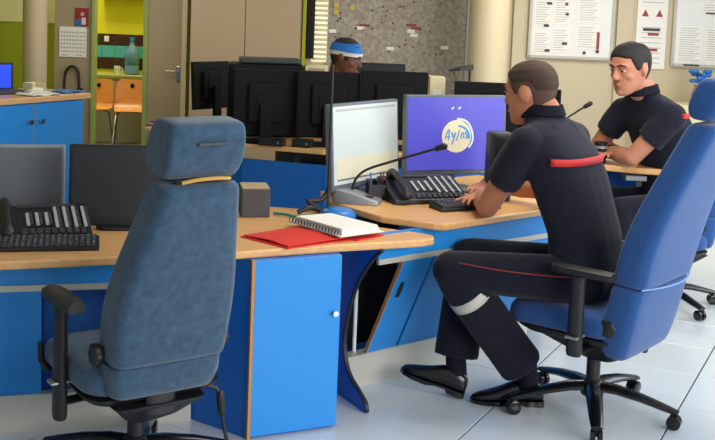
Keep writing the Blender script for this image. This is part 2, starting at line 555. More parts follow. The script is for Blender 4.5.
# notice boards on the right
def notice_board(label, x0, x1, z0, z1, sheets, magnets, reds):
    t = thing('notice_board', label, 'notice board', ((x0 + x1) / 2, YB - 0.025, z0))
    w, h_ = x1 - x0, z1 - z0
    MB().box((0, 0, h_ / 2), (w, 0.02, h_)).build('board', 'white', t)
    f = MB()
    for sx in (-1, 1):
        f.box((sx * w / 2, -0.004, h_ / 2), (0.03, 0.032, h_ + 0.03))
    f.box((0, -0.004, 0), (w, 0.032, 0.03)).box((0, -0.004, h_), (w, 0.032, 0.03))
    f.build('frame', 'boardframe', t, bevel=0.003)
    for sx, sz, sw, sh in sheets:
        p = MB().box((sx - (x0 + x1) / 2, -0.0125, sz - z0), (sw, 0.004, sh)).build('paper_sheet', 'paper', t)
        ln = MB()
        n = int(sh / 0.022)
        for k in range(1, n):
            ln.box((sx - (x0 + x1) / 2 - 0.01 * (k % 3), -0.0148, sz - z0 + sh / 2 - k * sh / n), (sw * (0.82 - 0.12 * (k % 3)), 0.001, 0.006))
        ln.build('text_lines', 'print', p)['kind'] = 'stuff'
    for sx, sz, a, b in magnets:
        MB().box((sx - (x0 + x1) / 2, -0.02, sz - z0), (a, 0.012, b)).build('magnet', 'ink', t, bevel=0.003)
    for sx, sz, a, b in reds:
        MB().box((sx - (x0 + x1) / 2, -0.0185, sz - z0), (a, 0.009, b)).build('red_magnet', 'magred', t, bevel=0.003)
    return t


notice_board('white notice board with printed sheets and black magnets between the pilasters', 1.68, 2.50, 1.19, 2.1,
             [(1.80, 1.33, 0.17, 0.22), (1.99, 1.36, 0.17, 0.24), (1.80, 1.62, 0.17, 0.26), (1.99, 1.66, 0.17, 0.28), (2.25, 1.40, 0.22, 0.24), (2.25, 1.68, 0.22, 0.26), (2.2, 1.9, 0.5, 0.16)],
             [(1.84, 1.50, 0.05, 0.024), (1.86, 1.255, 0.05, 0.024), (2.03, 1.33, 0.05, 0.024), (2.04, 1.62, 0.03, 0.024), (1.86, 1.72, 0.05, 0.024), (2.23, 1.245, 0.028, 0.028), (2.36, 1.262, 0.03, 0.03)],
             [(2.36, 1.37, 0.028, 0.17), (2.03, 1.72, 0.03, 0.03)])
nb = notice_board('white notice board with a large pale sheet beside the safety poster', 3.11, 4.0, 1.16, 2.2,
                  [(3.27, 1.37, 0.26, 0.36), (3.51, 1.37, 0.16, 0.34), (3.5, 1.74, 0.3, 0.10), (3.75, 1.5, 0.2, 0.3)],
                  [(3.50, 1.685, 0.18, 0.014), (3.30, 1.165, 0.16, 0.018)], [])
ps = thing('safety_poster', 'narrow white poster with two red triangles and dark red bars', 'poster', (2.89, YB - 0.012, 1.11))
MB().box((0, 0, 0.4), (0.30, 0.012, 0.8)).build('sheet', 'paper', ps)
for x in (-0.07, 0.07):
    MB().add([(x - 0.035, -0.0065, 0.52), (x + 0.035, -0.0065, 0.52), (x, -0.0065, 0.59), (x - 0.035, -0.009, 0.52), (x + 0.035, -0.009, 0.52), (x, -0.009, 0.59)], [(0, 1, 2), (3, 4, 5), (0, 1, 4, 3), (1, 2, 5, 4), (2, 0, 3, 5)]).build('warning_triangle', 'magred', ps)
MB().box((0, -0.008, 0.39), (0.17, 0.004, 0.026)).build('black_bar', 'ink', ps)
MB().box((0.02, -0.008, 0.345), (0.11, 0.004, 0.026)).build('red_bar', 'magred', ps)
MB().box((0.02, -0.008, 0.19), (0.10, 0.004, 0.026)).build('red_bar', 'magred', ps)
tl = MB()
for k in range(9):
    tl.box((0.0, -0.0075, 0.46 - 0.05 * k + (0.2 if k == 0 else 0)), (0.2, 0.002, 0.007))
tl.build('text_lines', 'print', ps)['kind'] = 'stuff'

# pier: calendar, small poster, hanging cable
cal = thing('wall_calendar', 'white wall calendar sheet with a grid of dates on the beige pier', 'calendar', (-2.85, YB - 0.068, 1.0))
MB().box((0, 0, 0.15), (0.27, 0.008, 0.3)).build('sheet', 'paper', cal)
cd = MB()
for r in range(6):
    for c in range(9):
        cd.box((-0.112 + c * 0.028, -0.0045, 0.245 - r * 0.038), (0.018, 0.001, 0.014))
cd.box((-0.08, -0.0045, 0.02), (0.05, 0.001, 0.01)).box((0.07, -0.0045, 0.02), (0.05, 0.001, 0.01)).build('printed_dates', 'print', cal)['kind'] = 'stuff'
po = thing('small_poster', 'small red and blue poster above the wall calendar', 'poster', (-2.765, YB - 0.068, 1.31))
MB().box((0, 0, 0.09), (0.135, 0.008, 0.18)).build('sheet', 'magred', po)
MB().box((-0.035, -0.005, 0.035), (0.055, 0.002, 0.06)).build('blue_patch', 'bluebase', po)
MB().box((0.02, -0.005, 0.05), (0.04, 0.002, 0.07)).build('light_patch', 'capwhite', po)
MB().ball((0.005, -0.005, 0.12), (0.02, 0.003, 0.02), 10, 6).build('face_patch', 'print', po)
cb = MB()
cb.tube(smooth_path([(-2.92, YB - 0.1, 0.62), (-2.92, YB - 0.1, 0.76), (-2.905, YB - 0.1, 0.86), (-2.85, YB - 0.1, 0.91), (-2.79, YB - 0.1, 0.87), (-2.775, YB - 0.1, 0.76), (-2.775, YB - 0.1, 0.68)]), 0.014, 8)
cb.cyl((-2.775, YB - 0.1, 0.69), (-2.80, YB - 0.1, 0.6), 0.02).cyl((-2.765, YB - 0.1, 0.64), (-2.745, YB - 0.1, 0.70), 0.01)
tag(cb.build('hose', 'black', smooth=True), 'black looped hose hanging on the beige pier below the calendar', 'hose')

# kitchen: tiled splashback, counter, bottle, chairs, air conditioner
for r in range(3):
    for c in range(8):
        MB().box((0, 0, 0), (0.142, 0.012, 0.128)).build('wall_tile', 'turqt' if r == 1 else 'brownt', kw, bevel=0.002, seg=1).location = (-3.22 + c * 0.145, 11.622, 0.88 + r * 0.131)
for x, z in ((-2.86, 0.845), (-2.83, 1.19), (-2.74, 0.86)):
    pass
kc = thing('kitchen_counter', 'kitchen counter with a green worktop under the brown tiles', 'counter', (-2.75, 11.42, 0))
MB().box((0, 0.02, 0.37), (1.3, 0.36, 0.74)).build('unit', 'kitwhite', kc, bevel=0.004)
MB().box((0, 0, 0.76), (1.34, 0.40, 0.04)).build('worktop', 'counter', kc, bevel=0.006)
for x in (-0.33, 0.0, 0.33):
    d = MB().box((x, -0.168, 0.38), (0.31, 0.016, 0.66)).build('door', 'kitwhite', kc, bevel=0.004)
    MB().box((x + 0.12, -0.182, 0.6), (0.012, 0.014, 0.08)).build('handle', 'chrome', d, bevel=0.002)
wbt = thing('water_bottle', 'large clear blue water bottle standing on the kitchen counter', 'bottle', (-2.47, 11.40, 0.78))
MB().lathe([(0.06, 0), (0.078, 0.01), (0.078, 0.09), (0.072, 0.10), (0.078, 0.11), (0.078, 0.22), (0.074, 0.25), (0.04, 0.30), (0.022, 0.33), (0.022, 0.37)], n=24).build('bottle_body', 'bottle', wbt, smooth=True)
MB().lathe([(0.027, 0.365), (0.027, 0.40), (0.02, 0.402)], n=16).build('cap', 'bluebase', wbt, smooth=True)
for x, lab in ((-2.72, 'small white switch plate on the brown kitchen tiles'),):
    sw = thing('switch_plate', lab, 'switch', (-2.80, 11.61, 1.12))
    MB().box((0, 0, 0.03), (0.05, 0.012, 0.06)).build('plate', 'white', sw, bevel=0.003)
    MB().box((0, -0.008, 0.03), (0.02, 0.008, 0.03)).build('rocker', 'cream', sw, bevel=0.002)
mg = thing('mug', 'small white mug on the kitchen counter beside the water bottle', 'mug', (-2.62, 11.36, 0.78))
MB().lathe([(0.026, 0), (0.032, 0.005), (0.034, 0.09), (0.03, 0.09), (0.028, 0.012)], n=16).build('cup', 'white', mg, smooth=True)
MB().tube(smooth_path([(0.032, 0, 0.07), (0.055, 0, 0.065), (0.055, 0, 0.03), (0.032, 0, 0.022)], 4), 0.005, 6).build('handle', 'white', mg, smooth=True)
ac = thing('air_conditioner', 'white wall air conditioner on the yellow kitchen wall', 'air conditioner', (-2.55, 11.53, 1.60))
MB().prism([(-0.1, 0), (0.1, 0), (0.1, 0.26), (-0.06, 0.26), (-0.1, 0.18)], -0.3, 0.3, Matrix(((0, 0, 1, 0), (1, 0, 0, 0), (0, 1, 0, 0), (0, 0, 0, 1)))).build('case', 'white', ac, bevel=0.012)
MB().box((0, -0.085, 0.012), (0.5, 0.03, 0.012)).build('louvre', 'silver', ac, bevel=0.003)


def kitchen_chair(loc, rz, label):
    t = thing('shell_chair', label, 'chair', loc, rz)
    # bent plywood shell: back with a dark-plugged grip hole, curved into the seat (front is +y)
    prof = smooth_path([(0, 0.19, 0.435), (0, 0.14, 0.45), (0, 0.0, 0.44), (0, -0.12, 0.44), (0, -0.175, 0.48), (0, -0.195, 0.56), (0, -0.215, 0.66), (0, -0.23, 0.745)], 5)
    mb = MB()
    rings = []
    for i, p in enumerate(prof):
        tt = i / (len(prof) - 1)
        w = 0.155 + 0.03 * math.sin(math.pi * tt) - (0.03 if tt > 0.97 else 0)
        q = prof[min(i + 1, len(prof) - 1)] - prof[max(i - 1, 0)]
        n_ = Vector((0, -q.z, q.y)).normalized() * 0.006
        ring = []
        for k in range(9):
            x = -w + 2 * w * k / 8
            ring.append(Vector((x, p.y + 0.25 * x * x * (1 if tt > 0.6 else 0), p.z)) + n_)
        for k in range(8, -1, -1):
            x = -w + 2 * w * k / 8
            ring.append(Vector((x, p.y + 0.25 * x * x * (1 if tt > 0.6 else 0), p.z)) - n_)
        rings.append(ring)
    mb.loft(rings)
    sh = mb.build('shell', 'orangewood', t, smooth=True)
    MB().cyl((0, -0.242, 0.685), (0, -0.20, 0.675), 0.022, n=14).build('grip_hole_shade', 'shadeint', sh, smooth=True)  # solid plug, the hole's darkness is only its colour
    for sx in (-1, 1):
        for sy in (-1, 1):
            MB().tube([(sx * 0.1, sy * 0.1, 0.43), (sx * 0.15, sy * 0.15, 0.40), (sx * 0.19, sy * 0.21, 0.0)], 0.011, 8).build('leg', 'chrome', t, smooth=True)
    return t


kitchen_chair((-2.80, 10.90, 0), R(166), 'orange plywood shell chair half hidden by the door frame')
kitchen_chair((-2.37, 10.95, 0), R(190), 'orange plywood shell chair under the water bottle')

# ------------------------------------------------------------------ reception counter at the left
cdir = Vector((0.37, 0.67, 0)).normalized()
cin = Vector((-cdir.y, cdir.x, 0))


def on(base, a, d):  # along, inward
    p = Vector(base) + cdir * a + cin * d
    return (p.x, p.y)


CB = (-2.345, 6.93, 0)
t = thing('blue_cupboard', 'blue low cupboard with round knobs under a beech top in front of the left pillar', 'cupboard', (-2.2, 7.6, 0))
off = Vector((2.2, -7.6, 0))


def at0(pts):
    return [(p[0] + off.x, p[1] + off.y) for p in pts]


MB().prism(at0([on(CB, -0.75, 0.02), on(CB, 0.75, 0.02), on(CB, 0.75, 0.5), on(CB, -0.75, 0.5)]), 0, 0.865).build('carcass', 'blue', t)
MB().prism(at0([on(CB, -0.78, -0.02), on(CB, 0.80, -0.02), on(CB, 0.80, 0.55), on(CB, -0.78, 0.55)]), 0.865, 0.905).build('worktop', 'wood', t, bevel=0.006)
for a0, a1, ks in ((-0.72, -0.235, 0.04), (-0.225, 0.26, 0.44), (0.27, 0.74, 0.05)):
    d = MB().prism(at0([on(CB, a0, 0.0), on(CB, a1, 0.0), on(CB, a1, 0.018), on(CB, a0, 0.018)]), 0.06, 0.855).build('door', 'blue', t, bevel=0.002)
    k0, k1 = on(CB, a0 + ks, -0.002), on(CB, a0 + ks, -0.035)
    MB().cyl((k0[0] + off.x, k0[1] + off.y, 0.735), (k1[0] + off.x, k1[1] + off.y, 0.735), 0.012, 0.018, 12).build('knob', 'chrome', d, smooth=True)
MB().prism(at0([on(CB, 0.26, -0.001), on(CB, 0.27, -0.001), on(CB, 0.27, 0.016), on(CB, 0.26, 0.016)]), 0.06, 0.855).build('door_gap_strip', 'silver', t)
# laptop and papers on it
lp = thing('laptop', 'open laptop with a bright blue screen on the beech topped cupboard', 'laptop', (-2.50, 7.33, 0.905), R(50))
MB().box((0, 0, 0.009), (0.34, 0.23, 0.018)).build('base', 'charcoal', lp, bevel=0.004)
ld = MB().box((0, 0.13, 0.105), (0.34, 0.012, 0.20)).build('lid', 'black', lp, bevel=0.004)
MB().box((0, 0.1225, 0.108), (0.30, 0.004, 0.165)).build('screen', 'laptopscr', ld)
kk = MB()
for r in range(5):
    for c in range(11):
        kk.box((-0.14 + c * 0.028, -0.05 + r * 0.026, 0.02), (0.022, 0.02, 0.004))
kk.build('keys', 'key', lp)['kind'] = 'stuff'
for i, (x, y, rz, m, lab) in enumerate(((-2.23, 7.30, 61, 'paper', 'loose white sheet lying at the edge of the cupboard top'), (-2.31, 7.47, 61, 'paper', 'crumpled white sheet near the pillar on the cupboard top'), (-2.125, 7.60, 61, 'bluebase', 'blue grey folder lying at the end of the cupboard top'))):
    pm = MB()
    rings = []
    for k in range(7):
        xx = -0.13 + 0.26 * k / 6
        zz = 0.012 + 0.006 * math.sin(k * 1.7 + i)
        rings.append([(xx, -0.09, zz - 0.003 - 0.004), (xx, 0.09, zz - 0.003), (xx, 0.09, zz), (xx, -0.09, zz)])
    o = tag(pm.loft(rings).build('paper_sheet' if i < 2 else 'folder', m), lab, 'paper' if i < 2 else 'folder')
    o.location = (x, y, 0.905)
    o.rotation_euler = (0, 0, R(rz))
bx_ = thing('paper_tray', 'small cream tray on the cupboard top beside the blue laptop', 'tray', (-2.36, 7.62, 0.905), R(60))
MB().box((0, 0, 0.004), (0.12, 0.1, 0.008)).box((-0.058, 0, 0.03), (0.006, 0.1, 0.06)).box((0.058, 0, 0.03), (0.006, 0.1, 0.06)).box((0, 0.048, 0.03), (0.12, 0.006, 0.06)).build('tray', 'cream', bx_)
MB().box((0, -0.004, 0.016), (0.10, 0.08, 0.016)).build('paper_stack', 'paper', bx_)

# ------------------------------------------------------------------ consoles (beech tops, blue panels)
class Frame:
    """plan frame of one console: u along the kick plate, d outwards to the user"""

    def __init__(s, K, ang_deg, root):
        s.K = Vector((K[0], K[1], 0))
        s.u = Vector((math.cos(R(ang_deg)), math.sin(R(ang_deg)), 0))
        s.n = Vector((math.sin(R(ang_deg)), -math.cos(R(ang_deg)), 0))
        s.off = Vector(root.location)

    def p(s, u, d, z):
        q = s.K + s.u * u + s.n * d - s.off
        return (q.x, q.y, z)

    def slab(s, u0, u1, prof):
        """profile of (d, z) points extruded from u0 to u1"""
        return MB().loft([[s.p(u, d, z) for d, z in prof] for u in (u0, u1)])


def shift(poly, o):
    return [(x - o.location.x, y - o.location.y) for x, y in poly]


def console_front(fr, root, doors, zt, dt, u0, u1, zdesk, holes=()):
    """kick plate, sloping knee panels with slot handles, rail and fascia"""
    fr.slab(u0, u1, [(0, 0.0), (0.012, 0.0), (0.012, 0.135), (0, 0.135)]).build('kick_plate', 'alu', root)
    fr.slab(u0, u1, [(-0.02, 0.135), (0.02, 0.135), (0.02, 0.142), (-0.02, 0.142)]).build('kick_ledge', 'alu', root)
    fr.slab(u0, u1, [(dt, zt), (dt + 0.014, zt), (dt + 0.014, zt + 0.022), (dt, zt + 0.022)]).build('rail', 'alu', root)
    fr.slab(u0, u1, [(dt - 0.01, zt + 0.022), (dt + 0.008, zt + 0.022), (dt + 0.008, zdesk), (dt - 0.01, zdesk)]).build('fascia', 'blue', root)
    for a, b, slot in doors:
        d = fr.slab(a, b, [(-0.008, 0.142), (0.010, 0.142), (dt + 0.010, zt), (dt - 0.008, zt)]).build('knee_panel', 'blue', root)
        if slot is not None:
            f0 = 0.68
            zz = 0.142 + (zt - 0.142) * f0
            dd = dt * f0 + 0.010
            q = MB()
            sl = dt / (zt - 0.142)
            q.loft([[fr.p(slot + x, dd + sl * z + e, zz + z) for x, z in ((-0.009, -0.035), (0.009, -0.035), (0.012, 0), (0.009, 0.035), (-0.009, 0.035), (-0.012, 0))] for e in (-0.002, 0.004)])
            q.build('slot_handle', 'trimblk', d)
    fr.slab(u0, u1, [(-0.34, 0.02), (-0.32, 0.02), (-0.32, zdesk - 0.03), (-0.34, zdesk - 0.03)]).build('back_panel', 'blue_shaded', root)


# --- left console, with the angled pedestal cupboard
lc = thing('console_desk', 'console desk with a beech top, blue pedestal cupboard and unattended monitors', 'desk', (-0.9, 4.0, 0))
ZL = 0.705
frL = Frame((-0.614, 3.895), 15.5, lc)
MB().prism(shift([(-2.0, 3.145), (-0.43, 3.724), (-0.70, 4.456), (-2.27, 3.877)], lc), ZL - 0.03, ZL).build('desktop', 'wood', lc, bevel=0.007)
wing = [(-0.428, 3.7255), (-0.05, 3.91), (0.20, 4.02), (0.285, 4.06), (0.325, 4.10), (0.325, 4.145), (0.285, 4.18), (0.115, 4.262), (0.0, 4.36), (-0.12, 4.56), (-0.40, 4.62), (-0.698, 4.457)]
MB().prism(shift(wing, lc), ZL - 0.03, ZL).build('desktop_wing', 'wood', lc, bevel=0.007)
console_front(frL, lc, [(-1.45, -1.02, -1.1), (-1.01, -0.53, None), (-0.16, -0.01, None)], 0.555, 0.10, -1.5, 0.02, ZL - 0.03)
frL.slab(-0.53, -0.16, [(-0.19, 0.05), (-0.18, 0.05), (-0.18, 0.66), (-0.19, 0.66)]).build('inner_panel', 'blue_shaded', lc)
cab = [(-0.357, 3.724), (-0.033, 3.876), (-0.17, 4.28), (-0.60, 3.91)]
ped = MB().prism(shift([(-0.36, 3.744), (-0.043, 3.893), (-0.17, 4.28), (-0.60, 3.91)], lc), 0.0, ZL - 0.03).build('pedestal_cupboard', 'blue_shaded', lc, bevel=0.002)
dv = Vector((0.324, 0.152, 0)).normalized()
dn = Vector((dv.y, -dv.x, 0))
A = Vector((-0.357, 3.724, 0)) - Vector((lc.location.x, lc.location.y, 0))


def dp(a, d):
    q = A + dv * a + dn * d
    return (q.x, q.y)


dr = MB().prism([dp(0.012, 0), dp(0.356, 0), dp(0.356, -0.018), dp(0.012, -0.018)], 0.012, ZL - 0.032).build('door', 'blue', ped, bevel=0.0015)
MB().prism([dp(0, 0), dp(0.012, 0), dp(0.012, -0.018), dp(0, -0.018)], 0.0, ZL - 0.03).build('wood_edge_band', 'woodedge', ped)
kp = dp(0.330, 0)
kq = dp(0.330, 0.022)
MB().cyl((*kp, 0.455), (*kq, 0.455), 0.007, 0.011, 12).build('knob', 'chrome', ped, smooth=True)

# --- right console (the seated man's), standing at an angle to the left one
rc = thing('console_desk', 'console desk with a beech top where the man in the blue chair works', 'desk', (0.35, 4.75, 0))
ZR = 0.74
frR = Frame((0.045, 4.333), 39.6, rc)
rtop = [(0.115, 4.318), (0.33, 4.212), (0.374, 4.206), (0.42, 4.245), (1.20, 4.94), (0.66, 5.55), (-0.16, 4.86), (-0.10, 4.60)]
MB().prism(shift(rtop, rc), ZR - 0.03, ZR).build('desktop', 'woodr', rc, bevel=0.007)
console_front(frR, rc, [(0.039, 0.20, 0.080), (0.216, 0.62, None), (0.63, 1.05, None)], 0.585, 0.21, -0.10, 1.06, ZR - 0.03)
frR.slab(-0.10, 0.30, [(-0.12, 0.14), (-0.11, 0.14), (-0.11, 0.69), (-0.12, 0.69)]).build('opening_shade', 'shadeint', rc)  # black sheet painting the shade inside the open bay
frR.slab(0.034, 0.039, [(-0.008, 0.142), (0.011, 0.142), (0.221, 0.585), (0.202, 0.585)]).build('door_edge_band', 'woodedge', rc)
MB().cyl(frR.p(0.0, -0.03, 0.14), frR.p(0.0, -0.03, 0.66), 0.009, n=10).build('conduit', 'white', rc, smooth=True)
MB().tube(smooth_path([frR.p(0.01, -0.06, 0.14), frR.p(0.0, -0.05, 0.3), frR.p(0.025, -0.06, 0.45), frR.p(0.0, -0.07, 0.66)]), 0.006, 6).build('cable', 'charcoal', rc, smooth=True)
# curved end panel with a dark edge trim
EF = Vector((0.078, 4.048, 0)) - Vector((rc.location.x, rc.location.y, 0))
er = Vector((-0.5, 0.866, 0))
en = Vector((0.866, 0.5, 0))
curve = smooth_path([(-0.085, 0.672, 0), (-0.006, 0.61, 0), (0.095, 0.493, 0), (0.158, 0.352, 0), (0.181, 0.225, 0), (0.140, 0.125, 0), (0.050, 0.072, 0), (-0.002, 0.045, 0), (-0.02, 0.015, 0), (-0.012, 0.0, 0)], 5)
prof = [(c.x, c.y) for c in curve] + [(0.46, 0.0), (0.46, 0.672)]


def ep(s_, z, e):
    q = EF + er * s_ + en * e
    return (q.x, q.y, z)


MB().loft([[ep(a, b, e) for a, b in prof] for e in (-0.006, 0.006)]).build('end_panel', 'blue_shaded', rc)
rings = []
for i, c in enumerate(curve[:-1]):
    q = curve[i + 1] - curve[max(i - 1, 0)]
    nn = Vector((q.y, -q.x, 0)).normalized() * -1
    o0 = c + nn * -0.001
    o1 = c - nn * -0.008
    rings.append([ep(o0.x, max(o0.y, 0.001), -0.0075), ep(o1.x, max(o1.y, 0.001), -0.0075), ep(o1.x, max(o1.y, 0.001), 0.0075), ep(o0.x, max(o0.y, 0.001), 0.0075)])
MB().loft(rings).build('edge_trim', 'trimblk', rc)

# --- opposite bank of desks, seen from behind
bd = thing('console_desk', 'long desk bank with dark monitors, its blue back facing the unattended desk', 'desk', (0.0, 6.8, 0))
MB().prism(shift([(-1.46, 7.13), (-0.73, 6.50), (-0.2, 6.34), (1.25, 6.34), (1.25, 7.05), (-0.1, 7.05), (-0.45, 7.15), (-1.1, 7.65)], bd), 0.70, 0.73).build('desktop', 'woodr', bd, bevel=0.006)
bp = [(-1.40, 7.12), (-0.71, 6.535), (-0.19, 6.375), (1.2, 6.375)]
for i in range(3):
    (x0, y0), (x1, y1) = bp[i], bp[i + 1]
    d = Vector((x1 - x0, y1 - y0, 0)).normalized()
    n_ = Vector((-d.y, d.x, 0)) * 0.02
    MB().prism(shift([(x0, y0), (x1 - d.x * 0.004, y1 - d.y * 0.004), (x1 - d.x * 0.004 + n_.x, y1 + n_.y), (x0 + n_.x, y0 + n_.y)], bd), 0.0, 0.63).build('back_panel', 'blue_shaded', bd)
for x, y in ((-1.15, 7.35), (-0.45, 6.85), (0.3, 6.8), (1.1, 6.8)):
    MB().box((x, y - 6.8, 0.35), (0.04, 0.45, 0.70), rz=R(20 if x < -0.3 else 0)).build('support', 'charcoal', bd, bevel=0.003)
# desk of the second man
sd = thing('console_desk', 'small beech desk wing under the elbow of the looking man', 'desk', (1.45, 6.0, 0))
MB().prism(shift([(1.30, 5.83), (1.60, 5.72), (1.68, 5.705), (1.72, 5.735), (1.73, 5.79), (1.72, 6.25), (1.30, 6.28)], sd), 0.75, 0.785).build('desktop', 'woodr', sd, bevel=0.008)
MB().box((-0.12, 0.02, 0.375), (0.03, 0.35, 0.75)).build('end_panel', 'blue_shaded', sd, bevel=0.003)
MB().box((0.05, 0.20, 0.45), (0.36, 0.02, 0.55)).build('back_panel', 'blue_shaded', sd, bevel=0.003)
MB().box((0.12, -0.1, 0.715), (0.12, 0.2, 0.03)).build('under_tray', 'silver', sd, bevel=0.004)


# ------------------------------------------------------------------ monitors
def monitor(name, label, loc, rz, w, h_, z0, frame='black', screen='offscrB', tilt=0.0, depth=0.035, group=None, base=True, zdesk=0.0):
    """screen faces local -y; loc is on the desk, z0 the gap under the panel"""
    t = thing(name, label, 'monitor', loc, rz, group)
    T = Matrix.Translation((0, 0, z0)) @ Matrix.Rotation(tilt, 4, 'X')
    MB().box((0, 0, h_ / 2), (w, depth, h_), T=T).build('housing', frame, t, bevel=0.006)
    hb = MB().box((0, depth / 2 + 0.012, h_ / 2), (w * 0.55, 0.028, h_ * 0.6), T=T).build('rear_hump', frame, t, bevel=0.012)
    MB().box((0, depth / 2 + 0.028, h_ / 2), (0.12, 0.008, 0.12), T=T).build('mount_plate', frame if frame not in ('silver', 'bezel', 'paleframe') else 'charcoal', hb, bevel=0.003)
    s_ = MB().box((0, -depth / 2 - 0.0005, h_ / 2 + 0.006), (w - 0.026, 0.003, h_ - 0.038), T=T).build('screen', screen, t)
    MB().box((w * 0.3, -depth / 2 - 0.001, 0.010), (0.05, 0.004, 0.006), T=T).build('button_row', 'silver', t)
    if base:
        MB().box((0, depth / 2 + 0.045, (z0 + h_ * 0.5) / 2 + 0.005), (0.07, 0.025, z0 + h_ * 0.5 - 0.01)).build('stand_neck', frame, t, bevel=0.006)
        MB().prism(rrect(0.24, 0.20, 0.05, cy=0.03), 0, 0.014).build('stand_foot', frame, t, bevel=0.004)
    return t, s_, T


# working monitors on the right console
monitor('computer_monitor', 'monitor with a glowing pale document screen beside the thin black pole', (0.045, 4.785, ZR), R(55), 0.54, 0.385, 0.05, 'bezel', 'whitescr', R(-4))
mw = [o for o in COL.objects if o.get('label', '').startswith('monitor with a glowing pale')][0]
scr = [c for c in mw.children if c.name.startswith('screen')][0]
Tm = Matrix.Translation((0, 0, 0.05)) @ Matrix.Rotation(R(-4), 4, 'X')
MB().box((0.0, -0.0203, 0.09), (0.47, 0.001, 0.10), T=Tm).build('window_band', 'windowgrey', scr)
MB().box((0.0, -0.0206, 0.045), (0.47, 0.001, 0.008), T=Tm).build('status_line', 'offscr', scr)
MB().box((0.0, -0.0206, 0.355), (0.47, 0.001, 0.010), T=Tm).build('title_line', 'keygrey', scr)
mpur, sp, Tp = monitor('computer_monitor', 'monitor with a purple screen showing a round cream logo', (0.475, 5.0, ZR), R(22), 0.54, 0.382, 0.082, 'bezel', 'purple', R(-3))
lc_x, lc_z = 0.0, 0.185
MB().lathe([(0.078, 0), (0.078, 0.001)], n=36, T=Tp @ Matrix.Translation((lc_x, -0.0195, lc_z)) @ Matrix.Rotation(R(90), 4, 'X')).build('logo_disc', 'logo_c', sp)


def logo_stroke(pts, r, m, name):
    P = smooth_path([(lc_x + x, 0, lc_z + z) for x, z in pts], 5)
    mb = MB()
    rings = []
    for i, p in enumerate(P):
        q = (P[min(i + 1, len(P) - 1)] - P[max(i - 1, 0)]).normalized()
        n_ = Vector((-q.z, 0, q.x)) * r
        rings.append([p + n_ + Vector((0, -0.0210, 0)), p - n_ + Vector((0, -0.0210, 0)), p - n_ + Vector((0, -0.0218, 0)), p + n_ + Vector((0, -0.0218, 0))])
    mb.loft(rings, Tp).build(name, m, sp)


logo_stroke([(-0.062, -0.012), (-0.05, 0.02), (-0.04, 0.03), (-0.043, -0.02)], 0.0035, 'logo_b', 'logo_letter')
logo_stroke([(-0.055, -0.003), (-0.034, -0.002)], 0.0028, 'logo_b', 'logo_letter')
logo_stroke([(-0.026, 0.02), (-0.018, -0.004), (-0.006, 0.018), (-0.024, -0.04)], 0.0035, 'logo_b', 'logo_letter')
logo_stroke([(0.016, 0.03), (0.006, 0.0), (-0.002, -0.022)], 0.003, 'logo_b', 'logo_letter')
logo_stroke([(0.024, -0.012), (0.026, 0.012), (0.036, 0.014), (0.038, -0.01)], 0.0035, 'logo_b', 'logo_letter')
logo_stroke([(0.047, -0.012), (0.056, 0.002), (0.046, 0.016), (0.062, 0.018), (0.058, -0.01)], 0.0035, 'logo_b', 'logo_letter')
logo_stroke([(0.0, 0.084), (0.05, 0.072), (0.08, 0.03), (0.086, -0.02), (0.066, -0.056)], 0.005, 'logo_w', 'logo_arc')
logo_stroke([(0.01, 0.050), (0.04, 0.040), (0.062, 0.018), (0.068, -0.012)], 0.005, 'logo_b', 'logo_arc')
logo_stroke([(-0.03, 0.13), (-0.018, 0.14)], 0.004, 'logo_w', 'logo_mark')
logo_stroke([(0.006, 0.13), (0.018, 0.14)], 0.004, 'logo_w', 'logo_mark')
# unattended monitors on the left console
monitor('computer_monitor', 'switched off grey framed monitor behind the multi line telephone', (-1.395, 4.14, ZL), R(12), 0.46, 0.285, 0.012, 'paleframe', 'offscr', R(-6))
monitor('computer_monitor', 'black switched off monitor half hidden by the worn blue chair', (-0.885, 4.06, ZL), R(10), 0.45, 0.318, 0.008, 'black', 'offscrB', R(-5))
# monitors on the opposite bank, backs to us
G = 'black monitors on the opposite desk bank'
for x, y, rz, w, h_, z0, lab in (
        (-0.585, 6.62, 8, 0.40, 0.42, 0.04, 'black monitor seen from behind above the blue desk back, nearest the tilted monitor'),
        (-0.185, 6.58, 4, 0.39, 0.42, 0.045, 'black monitor seen from behind in the middle of the desk bank'),
        (0.225, 6.56, 0, 0.42, 0.43, 0.055, 'black monitor seen from behind in front of the wall map'),
        (0.80, 6.54, -4, 0.40, 0.34, 0.10, 'black monitor seen from behind above the purple screen'),
        (1.10, 6.62, -18, 0.36, 0.34, 0.07, 'black monitor seen from behind between the two men')):
    monitor('computer_monitor', lab, (x, y, 0.73), R(180 + rz), w, h_, z0, 'blackmatte', 'offscrB', 0.0, 0.04, G)
monitor('computer_monitor', 'slim black monitor standing alone and turned, beside the tall cupboard', (-1.02, 7.28, 0.73), R(180 + 52), 0.34, 0.33, 0.13, 'blackmatte', 'offscrB', R(4), 0.03)
